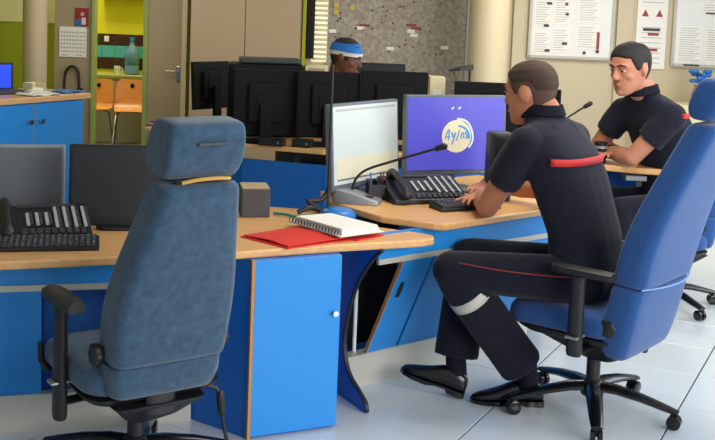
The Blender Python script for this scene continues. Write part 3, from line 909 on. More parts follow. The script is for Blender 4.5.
# dark equipment behind the first monitors
t = thing('printer', 'low dark printer behind the black monitors by the cupboard', 'printer', (-0.62, 6.98, 0.73), R(8))
MB().box((0, 0, 0.24), (0.5, 0.26, 0.48)).build('body', 'blackmatte', t, bevel=0.02)
MB().box((0.02, -0.02, 0.50), (0.40, 0.2, 0.035)).build('lid', 'charcoal', t, bevel=0.01)
MB().box((0.05, -0.135, 0.3), (0.34, 0.012, 0.05)).build('slot_shade', 'shadeint', t)  # black bar painting the shade of a slot
t = thing('desk_screen', 'dark screen behind the person in the blue cap', 'monitor', (0.10, 7.95, 0), 0)
MB().box((0.02, 0, 1.03), (0.46, 0.04, 0.32)).build('housing', 'black', t, bevel=0.006)
MB().box((0.02, -0.021, 1.035), (0.42, 0.003, 0.27)).build('screen', 'offscrB', t)
MB().box((0.02, 0.03, 0.55), (0.06, 0.03, 0.9)).build('stand_pole', 'charcoal', t)
MB().prism(rrect(0.4, 0.4, 0.06, cx=0.02, cy=0.03), 0, 0.03).build('stand_foot', 'charcoal', t, bevel=0.004)
# cables and small gear on the desk bank
for i, pts in enumerate((
        [(-1.12, 7.02, 0.742), (-1.0, 6.93, 0.75), (-0.92, 6.80, 0.742), (-0.86, 6.74, 0.742)],
        [(-1.05, 7.1, 0.742), (-0.92, 6.98, 0.80), (-0.82, 6.8, 0.76), (-0.78, 6.66, 0.742)])):
    tag(MB().tube(smooth_path(pts), 0.011, 8).build('cable', 'black', smooth=True), ('short black cable at the desk bank edge in front of the turned monitor', 'black cable looping beside the turned monitor')[i], 'cable')
for i, (x, y, z, a, b, c) in enumerate(((-0.52, 6.46, 0.73, 0.16, 0.07, 0.045), (-0.33, 6.44, 0.73, 0.12, 0.08, 0.05))):
    t = thing('docking_box', ('flat black box at the wooden edge of the desk bank', 'small black box with a light at the desk bank edge')[i], 'box', (x, y, z), R(-14))
    MB().box((0, 0, c / 2), (a, b, c)).build('case', 'black', t, bevel=0.005)
    MB().box((a * 0.3, -b / 2 - 0.002, c / 2), (0.012, 0.004, 0.012)).build('port', 'silver', t)
t = thing('book_stack', 'red and white booklets stacked on the end of the desk bank', 'books', (-1.33, 7.22, 0.73), R(-40))
for k, (m, w) in enumerate((('magred', 0.2), ('paper', 0.19), ('magred', 0.18))):
    MB().box((0.01 * k, 0, 0.006 + 0.012 * k), (w, 0.14, 0.011)).build('booklet', m, t)


# ------------------------------------------------------------------ telephones, keyboards, microphones
def keyboard(label, loc, rz, w=0.42, d=0.15):
    t = thing('keyboard', label, 'keyboard', loc, rz)
    MB().loft([[(x, -d / 2, 0), (x, d / 2, 0), (x, d / 2, 0.030), (x, -d / 2, 0.014)] for x in (-w / 2, w / 2)]).build('case', 'black', t, bevel=0.004)
    k_ = MB()
    cols = int(w / 0.021)
    for r in range(6):
        for c in range(cols):
            y = -d / 2 + 0.018 + r * (d - 0.036) / 5
            z = 0.014 + 0.016 * (y + d / 2) / d
            x = -w / 2 + 0.018 + c * (w - 0.036) / (cols - 1)
            k_.box((x, y, z + 0.004), (0.0165, 0.0165, 0.009))
    o = k_.build('keys', 'key', t)
    o['kind'] = 'stuff'
    l_ = MB()
    for r in range(6):
        for c in range(cols):
            y = -d / 2 + 0.018 + r * (d - 0.036) / 5
            z = 0.014 + 0.016 * (y + d / 2) / d
            x = -w / 2 + 0.018 + c * (w - 0.036) / (cols - 1)
            if (r * 7 + c * 3) % 4:
                l_.box((x - 0.002, y + 0.002, z + 0.0088), (0.005, 0.005, 0.0006))
    l_.build('key_legends', 'keygrey', t)['kind'] = 'stuff'
    return t


def telephone(label, loc, rz):
    """console telephone: sloped body, handset at the left, key strips with pale labels"""
    t = thing('desk_telephone', label, 'telephone', loc, rz)
    W_, D_ = 0.36, 0.24
    h0, h1 = 0.022, 0.092
    MB().loft([[(x, -D_ / 2, 0), (x, D_ / 2, 0), (x, D_ / 2, h1), (x, D_ / 2 - 0.03, h1 + 0.004), (x, -D_ / 2, h0)] for x in (-W_ / 2, W_ / 2)]).build('body', 'black', t, bevel=0.006)
    sl = math.atan2(h1 - h0, D_ - 0.03)
    T = Matrix.Translation((0, -D_ / 2, h0)) @ Matrix.Rotation(sl, 4, 'X')
    for c in range(7):
        x = -0.045 + c * 0.034
        st = MB()
        L0, L1 = (0.05, 0.20) if c > 2 else (0.07, 0.16)
        st.box((x, (L0 + L1) / 2, 0.007), (0.013, L1 - L0, 0.006), T=T)
        p = st.build('label_strip', 'keygrey', t, bevel=0.001, seg=1)
        bt_ = MB()
        n = int((L1 - L0) / 0.018)
        for k in range(n):
            bt_.box((x + 0.0125, L0 + 0.009 + k * 0.018, 0.008), (0.009, 0.012, 0.008), T=T)
        bt_.build('key_column', 'key', t)['kind'] = 'stuff'
    kp_ = MB()
    for r in range(2):
        for c in range(9):
            kp_.box((-0.06 + c * 0.026, 0.014 + r * 0.017, 0.008), (0.018, 0.011, 0.008), T=T)
    kp_.build('keypad', 'key', t)['kind'] = 'stuff'
    MB().box((0.03, 0.212, 0.006), (0.22, 0.02, 0.006), T=T).build('display', 'charcoal', t)
    hs = MB()
    hs.tube(smooth_path([(-0.125, 0.005, 0.035), (-0.125, 0.05, 0.042), (-0.125, 0.11, 0.046), (-0.125, 0.17, 0.042), (-0.125, 0.215, 0.035)]), 0.019, 10, T, 0.013)
    hs.ball((-0.125, 0.01, 0.022), (0.030, 0.030, 0.018), 14, 8, T).ball((-0.125, 0.205, 0.022), (0.030, 0.030, 0.018), 14, 8, T)
    hs.remesh('handset', 'black', t, 0.005, 4)
    cd_ = MB()
    pts = []
    for k in range(60):
        a = k * 0.9
        s_ = k / 59
        pts.append((-0.165 - 0.02 * math.sin(math.pi * s_) + 0.006 * math.cos(a), -0.11 + 0.2 * s_, 0.016 + 0.006 * math.sin(a)))
    cd_.tube(pts, 0.0022, 5).build('coiled_cord', 'black', t)
    return t


telephone('black multi line telephone in front of the switched off monitors', (-1.17, 3.865, ZL), R(22))
keyboard('black keyboard in front of the multi line telephone on the unattended desk', (-1.105, 3.672, ZL), R(14), 0.40, 0.125)
telephone('black multi line telephone below the glowing screens of the manned desk', (0.31, 4.745, ZR), R(20))
keyboard('black keyboard under the hand of the man in the blue chair', (0.49, 4.565, ZR), R(26), 0.30, 0.12)


def microphone(label, loc, rz, path, m='silver', sc=1.0, turn=0.0):
    t = thing('gooseneck_microphone', label, 'microphone', loc, rz)
    MB().loft([[(x * w, -0.09 * sc, z) if False else (x * w * sc, y * sc, z * sc) for x, z in ((-1, 0), (1, 0), (0.85, h_), (-0.85, h_))] for y, w, h_ in ((-0.1, 0.05, 0.018), (-0.05, 0.06, 0.03), (0.02, 0.065, 0.05), (0.09, 0.06, 0.06), (0.11, 0.05, 0.045))], Matrix.Rotation(turn, 4, 'Z')).build('base', m, t, bevel=0.006, smooth=True)
    MB().box((0, -0.05 * sc, 0.033 * sc), (0.05 * sc, 0.03 * sc, 0.01), T=Matrix.Rotation(turn, 4, 'Z')).build('talk_button', 'charcoal', t, bevel=0.002)
    P = smooth_path(path, 8)
    MB().tube(P, 0.006, 8).build('gooseneck', 'black', t, smooth=True)
    d = (P[-1] - P[-2]).normalized()
    MB().capsule(P[-1] - d * 0.005, P[-1] + d * 0.03, 0.013, 0.014).build('microphone_head', 'black', t, smooth=True)
    return t


microphone('grey based gooseneck microphone reaching across the two lit screens', (0.02, 4.60, ZR), 0,
           [(-0.03, 0.03, 0.05), (-0.015, 0.03, 0.10), (0.03, 0.02, 0.145), (0.14, 0.0, 0.19), (0.34, -0.03, 0.262)], turn=R(78))
microphone('slim black gooseneck microphone on the desk of the looking man', (1.25, 6.20, 0.73), R(10),
           [(0.0, 0.0, 0.03), (-0.03, 0.0, 0.15), (-0.02, 0.0, 0.25), (0.05, -0.01, 0.31), (0.10, -0.02, 0.345)], 'black', 0.8)
# black loudspeaker between the purple screen and the man
t = thing('desk_speaker', 'small black loudspeaker between the purple screen and the man', 'speaker', (0.665, 4.835, ZR), R(10))
MB().prism(rrect(0.11, 0.12, 0.03), 0.0, 0.315).build('cabinet', 'charcoal', t, bevel=0.012)
MB().box((0, -0.061, 0.17), (0.08, 0.006, 0.25)).build('grille', 'black', t, bevel=0.002)
MB().lathe([(0.018, 0), (0.018, 0.01)], n=16, T=Matrix.Translation((0, -0.064, 0.06)) @ Matrix.Rotation(R(90), 4, 'X')).build('volume_knob', 'silver', t, smooth=True)
# thin pole on a blue round base
t = thing('pole_stand', 'thin black pole standing on a round blue base beside the open binder', 'stand', (-0.065, 4.395, ZL))
MB().lathe([(0.074, 0), (0.078, 0.012), (0.072, 0.032), (0.05, 0.045), (0.015, 0.05)], n=28).build('base', 'bluebase', t, smooth=True)
MB().cyl((-0.045, 0.0, 0.04), (-0.045, 0.0, 0.65), 0.0055, n=8).build('pole', 'black', t, smooth=True)
# speaker-like boxes beside the microphone
t = thing('desk_organiser', 'black pen organiser with pens behind the grey microphone base', 'organiser', (0.10, 4.705, ZR), R(15))
MB().box((0, 0, 0.004), (0.085, 0.06, 0.008)).box((-0.04, 0, 0.045), (0.006, 0.06, 0.09)).box((0.04, 0, 0.045), (0.006, 0.06, 0.09)).box((0, 0.028, 0.045), (0.085, 0.006, 0.09)).box((0, -0.028, 0.035), (0.085, 0.006, 0.07)).box((0, 0, 0.045), (0.005, 0.06, 0.085)).build('box', 'black', t)
for k, (x, m) in enumerate(((-0.02, 'bluebase'), (0.018, 'charcoal'), (0.028, 'magred'))):
    MB().cyl((x, 0, 0.01), (x * 1.3, 0.015, 0.12), 0.004, n=8).build('pen', m, t, smooth=True)
# grey box with a pale lid on the unattended desk
t = thing('storage_box', 'dark grey box with a pale top behind the red folder', 'box', (-0.425, 4.42, ZL), R(12))
MB().box((0, 0, 0.06), (0.12, 0.14, 0.12)).build('case', 'greybox', t, bevel=0.004)
MB().box((0, 0, 0.1235), (0.115, 0.135, 0.007)).build('lid', 'tan', t, bevel=0.002)
tag(MB().tube(smooth_path([(-0.34, 4.42, ZL + 0.008), (-0.29, 4.40, ZL + 0.01), (-0.25, 4.38, ZL + 0.007), (-0.20, 4.40, ZL + 0.007)]), 0.006, 8).build('cable', 'teal', smooth=True), 'teal cable end lying beside the dark grey box', 'cable')
tag(MB().tube(smooth_path([(-0.24, 4.44, ZL + 0.012), (-0.19, 4.46, ZL + 0.03), (-0.14, 4.50, ZL + 0.012), (-0.20, 4.53, ZL + 0.045), (-0.13, 4.56, ZL + 0.06), (-0.09, 4.62, ZL + 0.2)]), 0.011, 8).build('cable', 'black', smooth=True), 'tangled black cable beside the thin black pole', 'cable')

# red folder and white ring binder on the wing
t = thing('red_folder', 'open red card folder lying under the white ring binder', 'folder', (-0.2, 4.0, ZL))
fo = lambda pts: [(x + 0.2, y - 4.0) for x, y in pts]
MB().prism(fo([(-0.43, 3.965), (-0.235, 3.80), (-0.005, 3.99), (-0.17, 4.19)]), 0.0, 0.004).build('back_cover', 'folder', t)
MB().loft([[(x + 0.2, y - 4.0, z) for x, y, z in q] for q in (((-0.42, 3.972, 0.006), (-0.42, 3.972, 0.009), (-0.20, 4.165, 0.013), (-0.20, 4.165, 0.010)), ((-0.32, 3.892, 0.012), (-0.32, 3.892, 0.015), (-0.10, 4.085, 0.020), (-0.10, 4.085, 0.017)), ((-0.235, 3.812, 0.006), (-0.235, 3.812, 0.009), (-0.03, 3.98, 0.013), (-0.03, 3.98, 0.010)))]).build('front_cover', 'folder', t)
MB().prism(fo([(-0.03, 4.01), (0.02, 3.975), (0.125, 4.10), (0.08, 4.14)]), 0.0, 0.005).build('cover_flap', 'folder', t)
t = thing('ring_binder', 'thick white ring binder lying open on the red folder', 'binder', (-0.03, 4.085, ZL + 0.020))
bo = lambda pts: [(x + 0.05, y - 4.12) for x, y in pts]
q4 = [(-0.29, 4.235), (-0.065, 3.975), (0.105, 4.11), (-0.115, 4.345)]
MB().prism(bo(q4), 0.0, 0.004).build('cover', 'white', t, bevel=0.001, seg=1)
mid = [(-0.26, 4.23), (-0.06, 4.0), (0.088, 4.112), (-0.115, 4.325)]
for k in range(4):
    sc = 1 - 0.02 * k
    cx, cy = -0.09, 4.16
    MB().prism(bo([((x - cx) * sc + cx, (y - cy) * sc + cy) for x, y in mid]), 0.004 + 0.006 * k, 0.009 + 0.006 * k).build('page_block', 'paper', t)
rg = MB()
for k in range(16):
    f_ = (k + 0.5) / 16
    x, y = -0.275 + f_ * (0.2), 4.218 - f_ * 0.228
    n_ = Vector((-0.75, -0.66, 0))
    pts = [(x + 0.05 + n_.x * 0.010 * math.cos(a), y - 4.12 + n_.y * 0.010 * math.cos(a), 0.015 + 0.011 * math.sin(a)) for a in [i * math.pi / 5 for i in range(11)]]
    rg.tube(pts, 0.0018, 5)
rg.build('spiral_binding', 'charcoal', t)['kind'] = 'stuff'
# dark cup, small desk lamp, vase with blue bunch
t = thing('drinking_cup', 'dark glossy cup beside the elbow of the looking man', 'cup', (1.375, 5.865, 0.785))
MB().lathe([(0.028, 0), (0.034, 0.004), (0.038, 0.12), (0.034, 0.12), (0.03, 0.01)], n=18).build('cup_body', 'blackgloss', t, smooth=True)
MB().lathe([(0.0385, 0.085), (0.0385, 0.1)], n=18).build('band', 'silver', t, smooth=True)
t = thing('desk_lamp', 'small black desk lamp in front of the right end of the map', 'lamp', (0.74, 7.0, 0.73))
MB().lathe([(0.07, 0), (0.07, 0.012), (0.02, 0.02)], n=20).build('base', 'black', t, smooth=True)
MB().tube([(0, 0, 0.01), (0.0, 0, 0.49), (-0.02, -0.0, 0.51)], 0.008, 8).build('arm', 'black', t, smooth=True)
MB().loft([[(-0.14 + 0.0, -0.03, 0.472), (-0.14, 0.03, 0.472), (-0.14, 0.03, 0.482), (-0.14, -0.03, 0.482)], [(-0.07, -0.045, 0.482), (-0.07, 0.045, 0.482), (-0.07, 0.04, 0.505), (-0.07, -0.04, 0.505)], [(0.02, -0.03, 0.49), (0.02, 0.03, 0.49), (0.02, 0.025, 0.525), (0.02, -0.025, 0.525)]]).build('lamp_head', 'black', t, bevel=0.004)
t = thing('side_cabinet', 'low pale cabinet against the wall below the notice boards', 'cabinet', (3.3, 10.2, 0))
MB().box((0, 0, 0.4), (0.9, 0.4, 0.8)).build('carcass', 'cream', t, bevel=0.004)
for sx in (-1, 1):
    d = MB().box((sx * 0.22, -0.21, 0.4), (0.43, 0.018, 0.76)).build('door', 'cream', t, bevel=0.003)
    MB().box((sx * 0.04, -0.225, 0.5), (0.012, 0.016, 0.1)).build('handle', 'chrome', d)
t = thing('flower_vase', 'pinkish vase holding a blue bunch in front of the pale wall', 'vase', (3.30, 10.12, 0.80))
MB().lathe([(0.05, 0), (0.075, 0.03), (0.085, 0.1), (0.06, 0.17), (0.065, 0.19), (0.055, 0.19), (0.05, 0.1)], n=20).build('vase', 'pink', t, smooth=True)
fb = MB()
for k in range(26):
    a, rr = k * 2.4, 0.03 + 0.075 * ((k * 7) % 10) / 10
    fb.ball((rr * math.cos(a), rr * math.sin(a), 0.23 + 0.03 * ((k * 3) % 4)), (0.03, 0.03, 0.022), 7, 5)
fb.build('blue_bunch', 'bluebase', t, smooth=True)


# ------------------------------------------------------------------ swivel chairs
def swivel_chair(label, loc, F, fab, seat_z, zb, seam, zt, zh, lean, leg0, wb=0.46, wt=0.30, arms=(-1, 1), worn=False, head=True, arm_z=None):
    """front is local +y"""
    rz = math.atan2(-F[0], F[1])
    t = thing('swivel_chair', label, 'chair', loc, rz)
    # five-star base
    MB().lathe([(0.045, 0.075), (0.05, 0.09), (0.045, 0.125), (0.032, 0.14)], n=20).build('base_hub', 'black', t, smooth=True)
    for k in range(5):
        a = R(leg0 + 72 * k) - rz
        d = Vector((math.cos(a), math.sin(a), 0))
        s_ = Vector((-d.y, d.x, 0))
        P = [d * 0.03 + Vector((0, 0, 0.112)), d * 0.10 + Vector((0, 0, 0.112)), d * 0.20 + Vector((0, 0, 0.098)), d * 0.29 + Vector((0, 0, 0.078)), d * 0.345 + Vector((0, 0, 0.066))]
        lg = MB().tube(P, [0.034, 0.034, 0.031, 0.027, 0.022], 10, ry=[0.022, 0.020, 0.017, 0.014, 0.010]).build('base_leg', 'blackgloss', t, smooth=True)
        w_ = MB()
        c = d * 0.33
        for e in (-1, 1):
            q = c + s_ * 0.014 * e
            w_.tube([q - s_ * 0.009 + Vector((0, 0, 0.028)), q - s_ * 0.007 + Vector((0, 0, 0.028)), q + s_ * 0.007 + Vector((0, 0, 0.028)), q + s_ * 0.009 + Vector((0, 0, 0.028))], [0.024, 0.028, 0.028, 0.024], 16)
        w_.cyl(c + Vector((0, 0, 0.03)), c + Vector((0, 0, 0.072)), 0.008, n=8)
        w_.build('caster', 'blackgloss', lg, smooth=True)
    MB().lathe([(0.028, 0.13), (0.028, 0.24)], n=18).build('column_sleeve', 'black', t, smooth=True)
    MB().lathe([(0.016, 0.23), (0.016, seat_z - 0.13)], n=16).build('gas_lift', 'chrome', t, smooth=True)
    # mechanism under the seat
    z1 = seat_z - 0.135
    MB().loft([rr for rr in ([(x, y, z) for x, y in rrect(w, d_, 0.03, 3, 0, cy)] for w, d_, cy, z in ((0.10, 0.12, -0.03, z1 - 0.105), (0.18, 0.24, -0.03, z1 - 0.07), (0.28, 0.42, 0.0, z1 - 0.015), (0.32, 0.44, 0.0, z1)))]).build('mechanism', 'black', t, bevel=0.006)
    MB().loft([[(x, y, z) for x, y in rrect(w, d_, 0.07, 4, 0, 0.03)] for w, d_, z in ((0.40, 0.40, z1), (0.45, 0.45, z1 + 0.02), (0.46, 0.46, z1 + 0.032))]).build('seat_shell', 'black', t, smooth=True)
    # seat cushion, waterfall front
    rings = []
    for w, d_, z in ((0.44, 0.46, 0.030), (0.475, 0.50, 0.045), (0.485, 0.51, 0.08), (0.48, 0.505, 0.115), (0.44, 0.46, 0.135), (0.30, 0.32, 0.138)):
        rings.append([(x, y + 0.05, z1 + z - (0.022 * max(0, (y - 0.08) / 0.15) ** 2)) for x, y in rrect(w, d_, 0.10 * w / 0.49, 6)])
    MB().loft(rings).build('seat', fab, t, smooth='all', subsurf=1)
    # back: tall, tapering to the top, reclined
    tl_ = math.tan(lean)

    def bk(z):
        return -0.205 - (z - zb) * tl_ + 0.02 * math.sin(math.pi * min(1, max(0, (z - zb) / (zt - zb))))

    def ring(w, d_, z, r=None, cy=0.0):
        return [(x, bk(z) + y + cy + 1.0 * x * x, z + 0.25 * y * tl_) for x, y in rrect(w, d_, r or min(0.035, d_ * 0.45), 4)]

    H = zt - zb
    prof = []
    # lower section under the seam
    hs = seam - zb
    low = [ring(wb * a, d_, zb + hs * f) for a, d_, f in ((0.74, 0.03, 0.0), (0.86, 0.08, 0.03), (0.92, 0.11, 0.12), (0.97, 0.125, 0.45), (0.99, 0.125, 0.9), (0.99, 0.12, 0.985), (0.97, 0.11, 1.0))]
    MB().loft(low).build('lower_back', fab, t, smooth='all', subsurf=1)
    hu = zt - seam
    up_ = []
    for f, a in ((0.0, 0.975), (0.012, 0.99), (0.06, 1.0), (0.2, 1.04), (0.4, 1.02), (0.6, 0.90), (0.78, 0.78), (0.92, 0.69), (0.985, 0.655), (1.0, 0.58)):
        ww = wb * a if a > 0.95 or f < 0.1 else None
        w = wb * a
        d_ = (0.16 if worn else 0.135) - 0.02 * f
        if f == 1.0:
            d_ = 0.06
        if f == 0.0:
            d_ = 0.118
        w = max(w, wt * (0.9 if f == 1.0 else 1.0))
        up_.append(ring(w, d_, seam + hu * f))
    br = MB().loft(up_).build('backrest', fab, t, smooth='all', subsurf=1)
    if not worn:
        P = [Vector((x, bk(seam) - 0.062 + 1.0 * x * x, seam + 0.002)) for x in [wb * (-0.47 + 0.94 * k / 10) for k in range(11)]]
        MB().tube(P, 0.0035, 6).build('piping', 'piping', br, smooth=True)
    if head:
        hz0 = zt + 0.005
        hh = zh - hz0
        hk = 1.35 if worn else 1.0
        hr = [ring(wt * a, d_ * hk, hz0 + hh * f, 0.02 if worn else 0.03, 0.015 + (0.02 if worn else 0)) for a, d_, f in ((0.86, 0.06, 0.0), (0.98, 0.10, 0.06), (1.04, 0.125, 0.3), (1.04, 0.125, 0.55), (1.0, 0.115, 0.85), (0.96, 0.095, 0.96), (0.85, 0.05, 1.0))]
        hd = MB().loft(hr).build('headrest', fab, t, smooth='all', subsurf=1)
        if worn:
            zz = hz0 + hh * 0.62
            MB().box((0.005, bk(zz) - 0.046, zz), (0.095, 0.008, 0.010)).build('slot', 'charcoal', hd, bevel=0.002)
            zz = hz0 + 0.0
            MB().tube(smooth_path([(-0.075, bk(zz) - 0.043, zz - 0.004), (-0.03, bk(zz) - 0.05, zz + 0.004), (0.03, bk(zz) - 0.05, zz + 0.006), (0.08, bk(zz) - 0.043, zz + 0.002)], 4), 0.009, 8, ry=0.006).build('yellow_strip', 'handleyellow', hd, smooth=True)
            MB().box((0.0, bk(zz) - 0.034, zz), (0.18, 0.02, 0.012)).build('gap_strip', 'blackgloss', hd)
    # bracket between seat and back
    MB().tube([(0, -0.10, z1 - 0.03), (0, -0.20, z1 - 0.03), (0, bk(zb + 0.1) + 0.04, zb + 0.14)], 0.05, 8, ry=0.014).build('back_bracket', 'black', t, smooth=True)
    az = arm_z or seat_z + 0.185
    for sx in arms:
        x = sx * (0.262 if worn else 0.285)
        ya = 0.0 if worn else -0.055
        zl = z1 - 0.06 if worn else z1 - 0.01
        MB().tube([(sx * 0.15, ya, z1 - 0.015), (x - sx * 0.02, ya, z1 - 0.02), (x, ya, z1 + 0.0)], 0.022, 8, ry=0.012).build('arm_bracket', 'black', t, smooth=True)
        ap = MB().tube([(x, ya, zl - 0.015), (x, ya, zl), (x, ya, az - 0.04), (x, ya, az - 0.01)], [0.028, 0.033, 0.031, 0.036], 12, ry=[0.020, 0.023, 0.022, 0.026]).build('arm_post', 'black', t, smooth=True)
        rings = [[(x + px_ * w, y + ya, az + 0.026 * zc) for px_, zc in ((-1, 0.1), (-0.7, -0.25), (0.7, -0.25), (1, 0.1), (0.85, 0.75), (0.4, 1), (-0.4, 1), (-0.85, 0.75))] for y, w in ((-0.145, 0.028), (-0.13, 0.036), (-0.03, 0.043), (0.06, 0.043), (0.095, 0.036), (0.105, 0.022))]
        MB().loft(rings).build('arm_pad', 'black', ap, smooth=True)
        MB().box((x, ya, z1 + 0.05), (0.072, 0.05, 0.008)).build('arm_collar', 'silver', ap, bevel=0.002)
    # adjusting knobs and levers
    for sx in (-1, 1):
        zk = seam + 0.03 if worn else zb + 0.13
        x0, yk = sx * wb * (0.52 if worn else 0.43), bk(zk) + (0.05 if worn else 0.075)
        rings = []
        for x, r in ((0, 0.03), (0.006, 0.034), (0.024, 0.034), (0.03, 0.028)):
            rings.append([(x0 + sx * x, yk + r * (1 + 0.10 * math.cos(6 * a)) * math.cos(a), zk + r * (1 + 0.10 * math.cos(6 * a)) * math.sin(a)) for a in [2 * math.pi * i / 24 for i in range(24)]])
        MB().loft(rings).build('knob', 'black', t, smooth=True)
    lv = MB().tube(smooth_path([(0.10, -0.05, z1 - 0.03), (0.24, -0.08, z1 - 0.03), (0.27, -0.09, z1 - 0.07)], 4), 0.008, 8).build('lever', 'black', t, smooth=True)
    MB().capsule((0.27, -0.09, z1 - 0.06), (0.275, -0.092, z1 - 0.12), 0.015, 0.016, 10).build('lever_grip', 'black', lv, smooth=True)
    if worn:
        MB().tube(smooth_path([(0.275, -0.092, z1 - 0.12), (0.285, -0.10, 0.13), (0.30, -0.11, 0.05), (0.26, -0.12, 0.008)], 5), 0.007, 8).build('cable', 'black', lv, smooth=True)
        MB().tube([(-0.235, 0.19, z1 + 0.02), (-0.26, 0.2, z1 + 0.06), (-0.26, 0.2, z1 + 0.12)], 0.011, 8).build('seat_lever', 'black', t, smooth=True)
    return t


swivel_chair('worn grey blue high back swivel chair standing empty at the unattended desk', (-0.705, 3.42, 0), (-0.57, 0.82), 'fabA', 0.455, 0.355, 0.475, 1.075, 1.26, R(17), 20, wb=0.385, wt=0.245, arms=(-1,), worn=True, arm_z=0.635)
swivel_chair('royal blue high back swivel chair with the man in dark uniform seated in it', (1.0, 4.15, 0), (-0.77, 0.64), 'fabB', 0.475, 0.30, 0.60, 1.235, 1.40, R(15), 189, wb=0.47, wt=0.31, arms=(-1, 1), arm_z=0.635)
swivel_chair('blue swivel chair under the man looking across, mostly hidden', (1.74, 5.82, 0), (-1.0, -0.05), 'fabB', 0.455, 0.36, 0.55, 0.95, 1.1, R(8), 8, wb=0.44, wt=0.30, arms=(), head=False)


# ------------------------------------------------------------------ people
HEAD = [(-0.118, 0.016, 0.074, 0.040), (-0.108, 0.036, 0.084, 0.010), (-0.090, 0.050, 0.088, -0.030), (-0.065, 0.060, 0.089, -0.062), (-0.035, 0.067, 0.090, -0.083), (-0.005, 0.073, 0.089, -0.097),
        (0.025, 0.076, 0.091, -0.103), (0.055, 0.075, 0.087, -0.101), (0.085, 0.066, 0.072, -0.087), (0.106, 0.047, 0.046, -0.063), (0.117, 0.024, 0.014, -0.036), (0.1195, 0.008, -0.004, -0.018)]


def head_at(z):
    for a, b in zip(HEAD[:-1], HEAD[1:]):
        if a[0] <= z <= b[0]:
            f = (z - a[0]) / (b[0] - a[0])
            return [a[i] + (b[i] - a[i]) * f for i in range(4)]
    return list(HEAD[0] if z < HEAD[0][0] else HEAD[-1])


def head_pt(phi, z, off=0.0):
    """phi 0 = face, positive towards the left ear"""
    _, w, yf, yb = head_at(z)
    cy, ry = (yf + yb) / 2, (yf - yb) / 2
    c, s_ = math.cos(phi), math.sin(phi)
    e = 0.86
    return Vector((-(w + off) * math.copysign(abs(s_) ** e, s_), cy + (ry + off) * math.copysign(abs(c) ** e, c), z))


def add_head(mb, T):
    n = 32
    mb.loft([[head_pt(2 * math.pi * k / n, z) for k in range(n)] for z, *_ in HEAD], T)
    # nose, brow, cheeks, lips, chin
    mb.loft([[(-0.010, 0.080, 0.022), (0.010, 0.080, 0.022), (0.006, 0.094, 0.022), (-0.006, 0.094, 0.022)], [(-0.013, 0.080, 0.0), (0.013, 0.080, 0.0), (0.007, 0.106, 0.0), (-0.007, 0.106, 0.0)],
             [(-0.018, 0.080, -0.026), (0.018, 0.080, -0.026), (0.011, 0.119, -0.024), (-0.011, 0.119, -0.024)], [(-0.016, 0.080, -0.036), (0.016, 0.080, -0.036), (0.010, 0.106, -0.037), (-0.010, 0.106, -0.037)]], T)
    mb.tube([(-0.052, 0.072, 0.026), (-0.028, 0.086, 0.031), (0, 0.088, 0.027), (0.028, 0.086, 0.031), (0.052, 0.072, 0.026)], 0.009, 8, T)
    mb.ball((-0.041, 0.056, -0.022), (0.024, 0.024, 0.022), 12, 8, T).ball((0.041, 0.056, -0.022), (0.024, 0.024, 0.022), 12, 8, T)
    mb.ball((0, 0.086, -0.058), (0.024, 0.012, 0.007), 10, 6, T).ball((0, 0.084, -0.070), (0.022, 0.012, 0.007), 10, 6, T).ball((0, 0.078, -0.098), (0.022, 0.017, 0.015), 10, 6, T)
    for s_ in (-1, 1):
        E = Matrix.Translation((s_ * 0.077, -0.012, -0.006)) @ Matrix.Rotation(s_ * R(-18), 4, 'Z') @ Matrix.Rotation(R(-10), 4, 'X')
        mb.ball((0, 0, 0.004), (0.009, 0.021, 0.032), 10, 8, T @ E)
        mb.ball((s_ * 0.004, -0.006, 0.008), (0.008, 0.022, 0.026), 10, 8, T @ E)


def add_hair(name, m, parent, T, front=0.072, side=0.022, back=-0.06, off=0.005, burn=-0.012):
    """cap of hair following the skull down to a hairline"""
    N, K = 72, 14
    mb = MB()
    outer, inner = [], []
    for k in range(K + 1):
        ro, ri = [], []
        for i in range(N):
            phi = 2 * math.pi * i / N
            a = abs((phi + math.pi) % (2 * math.pi) - math.pi)  # 0 face .. pi back
            d = math.degrees(a)
            if d < 48:
                hl = front + 0.004 * math.cos(a * 4)
            elif d < 72:
                hl = front + (burn - front) * ((d - 48) / 24)
            elif d < 84:
                hl = burn
            elif d < 106:
                hl = burn + (side - burn) * min(1, (d - 84) / 6)
            else:
                hl = side + (back - side) * min(1, (d - 106) / 18)
            z = 0.1195 + (hl - 0.1195) * (k / K) ** 0.9
            taper = 1.0 if k < K - 2 else (K - k) / 3.0 + 0.15
            ro.append(head_pt(phi, z, off * taper) + Vector((0, 0, off * (1 - k / K))))
            ri.append(head_pt(phi, z, -0.004))
        outer.append(ro)
        inner.append(ri)
    mb.loft(outer + inner[::-1], T)
    return mb.build(name, m, parent, smooth='all')


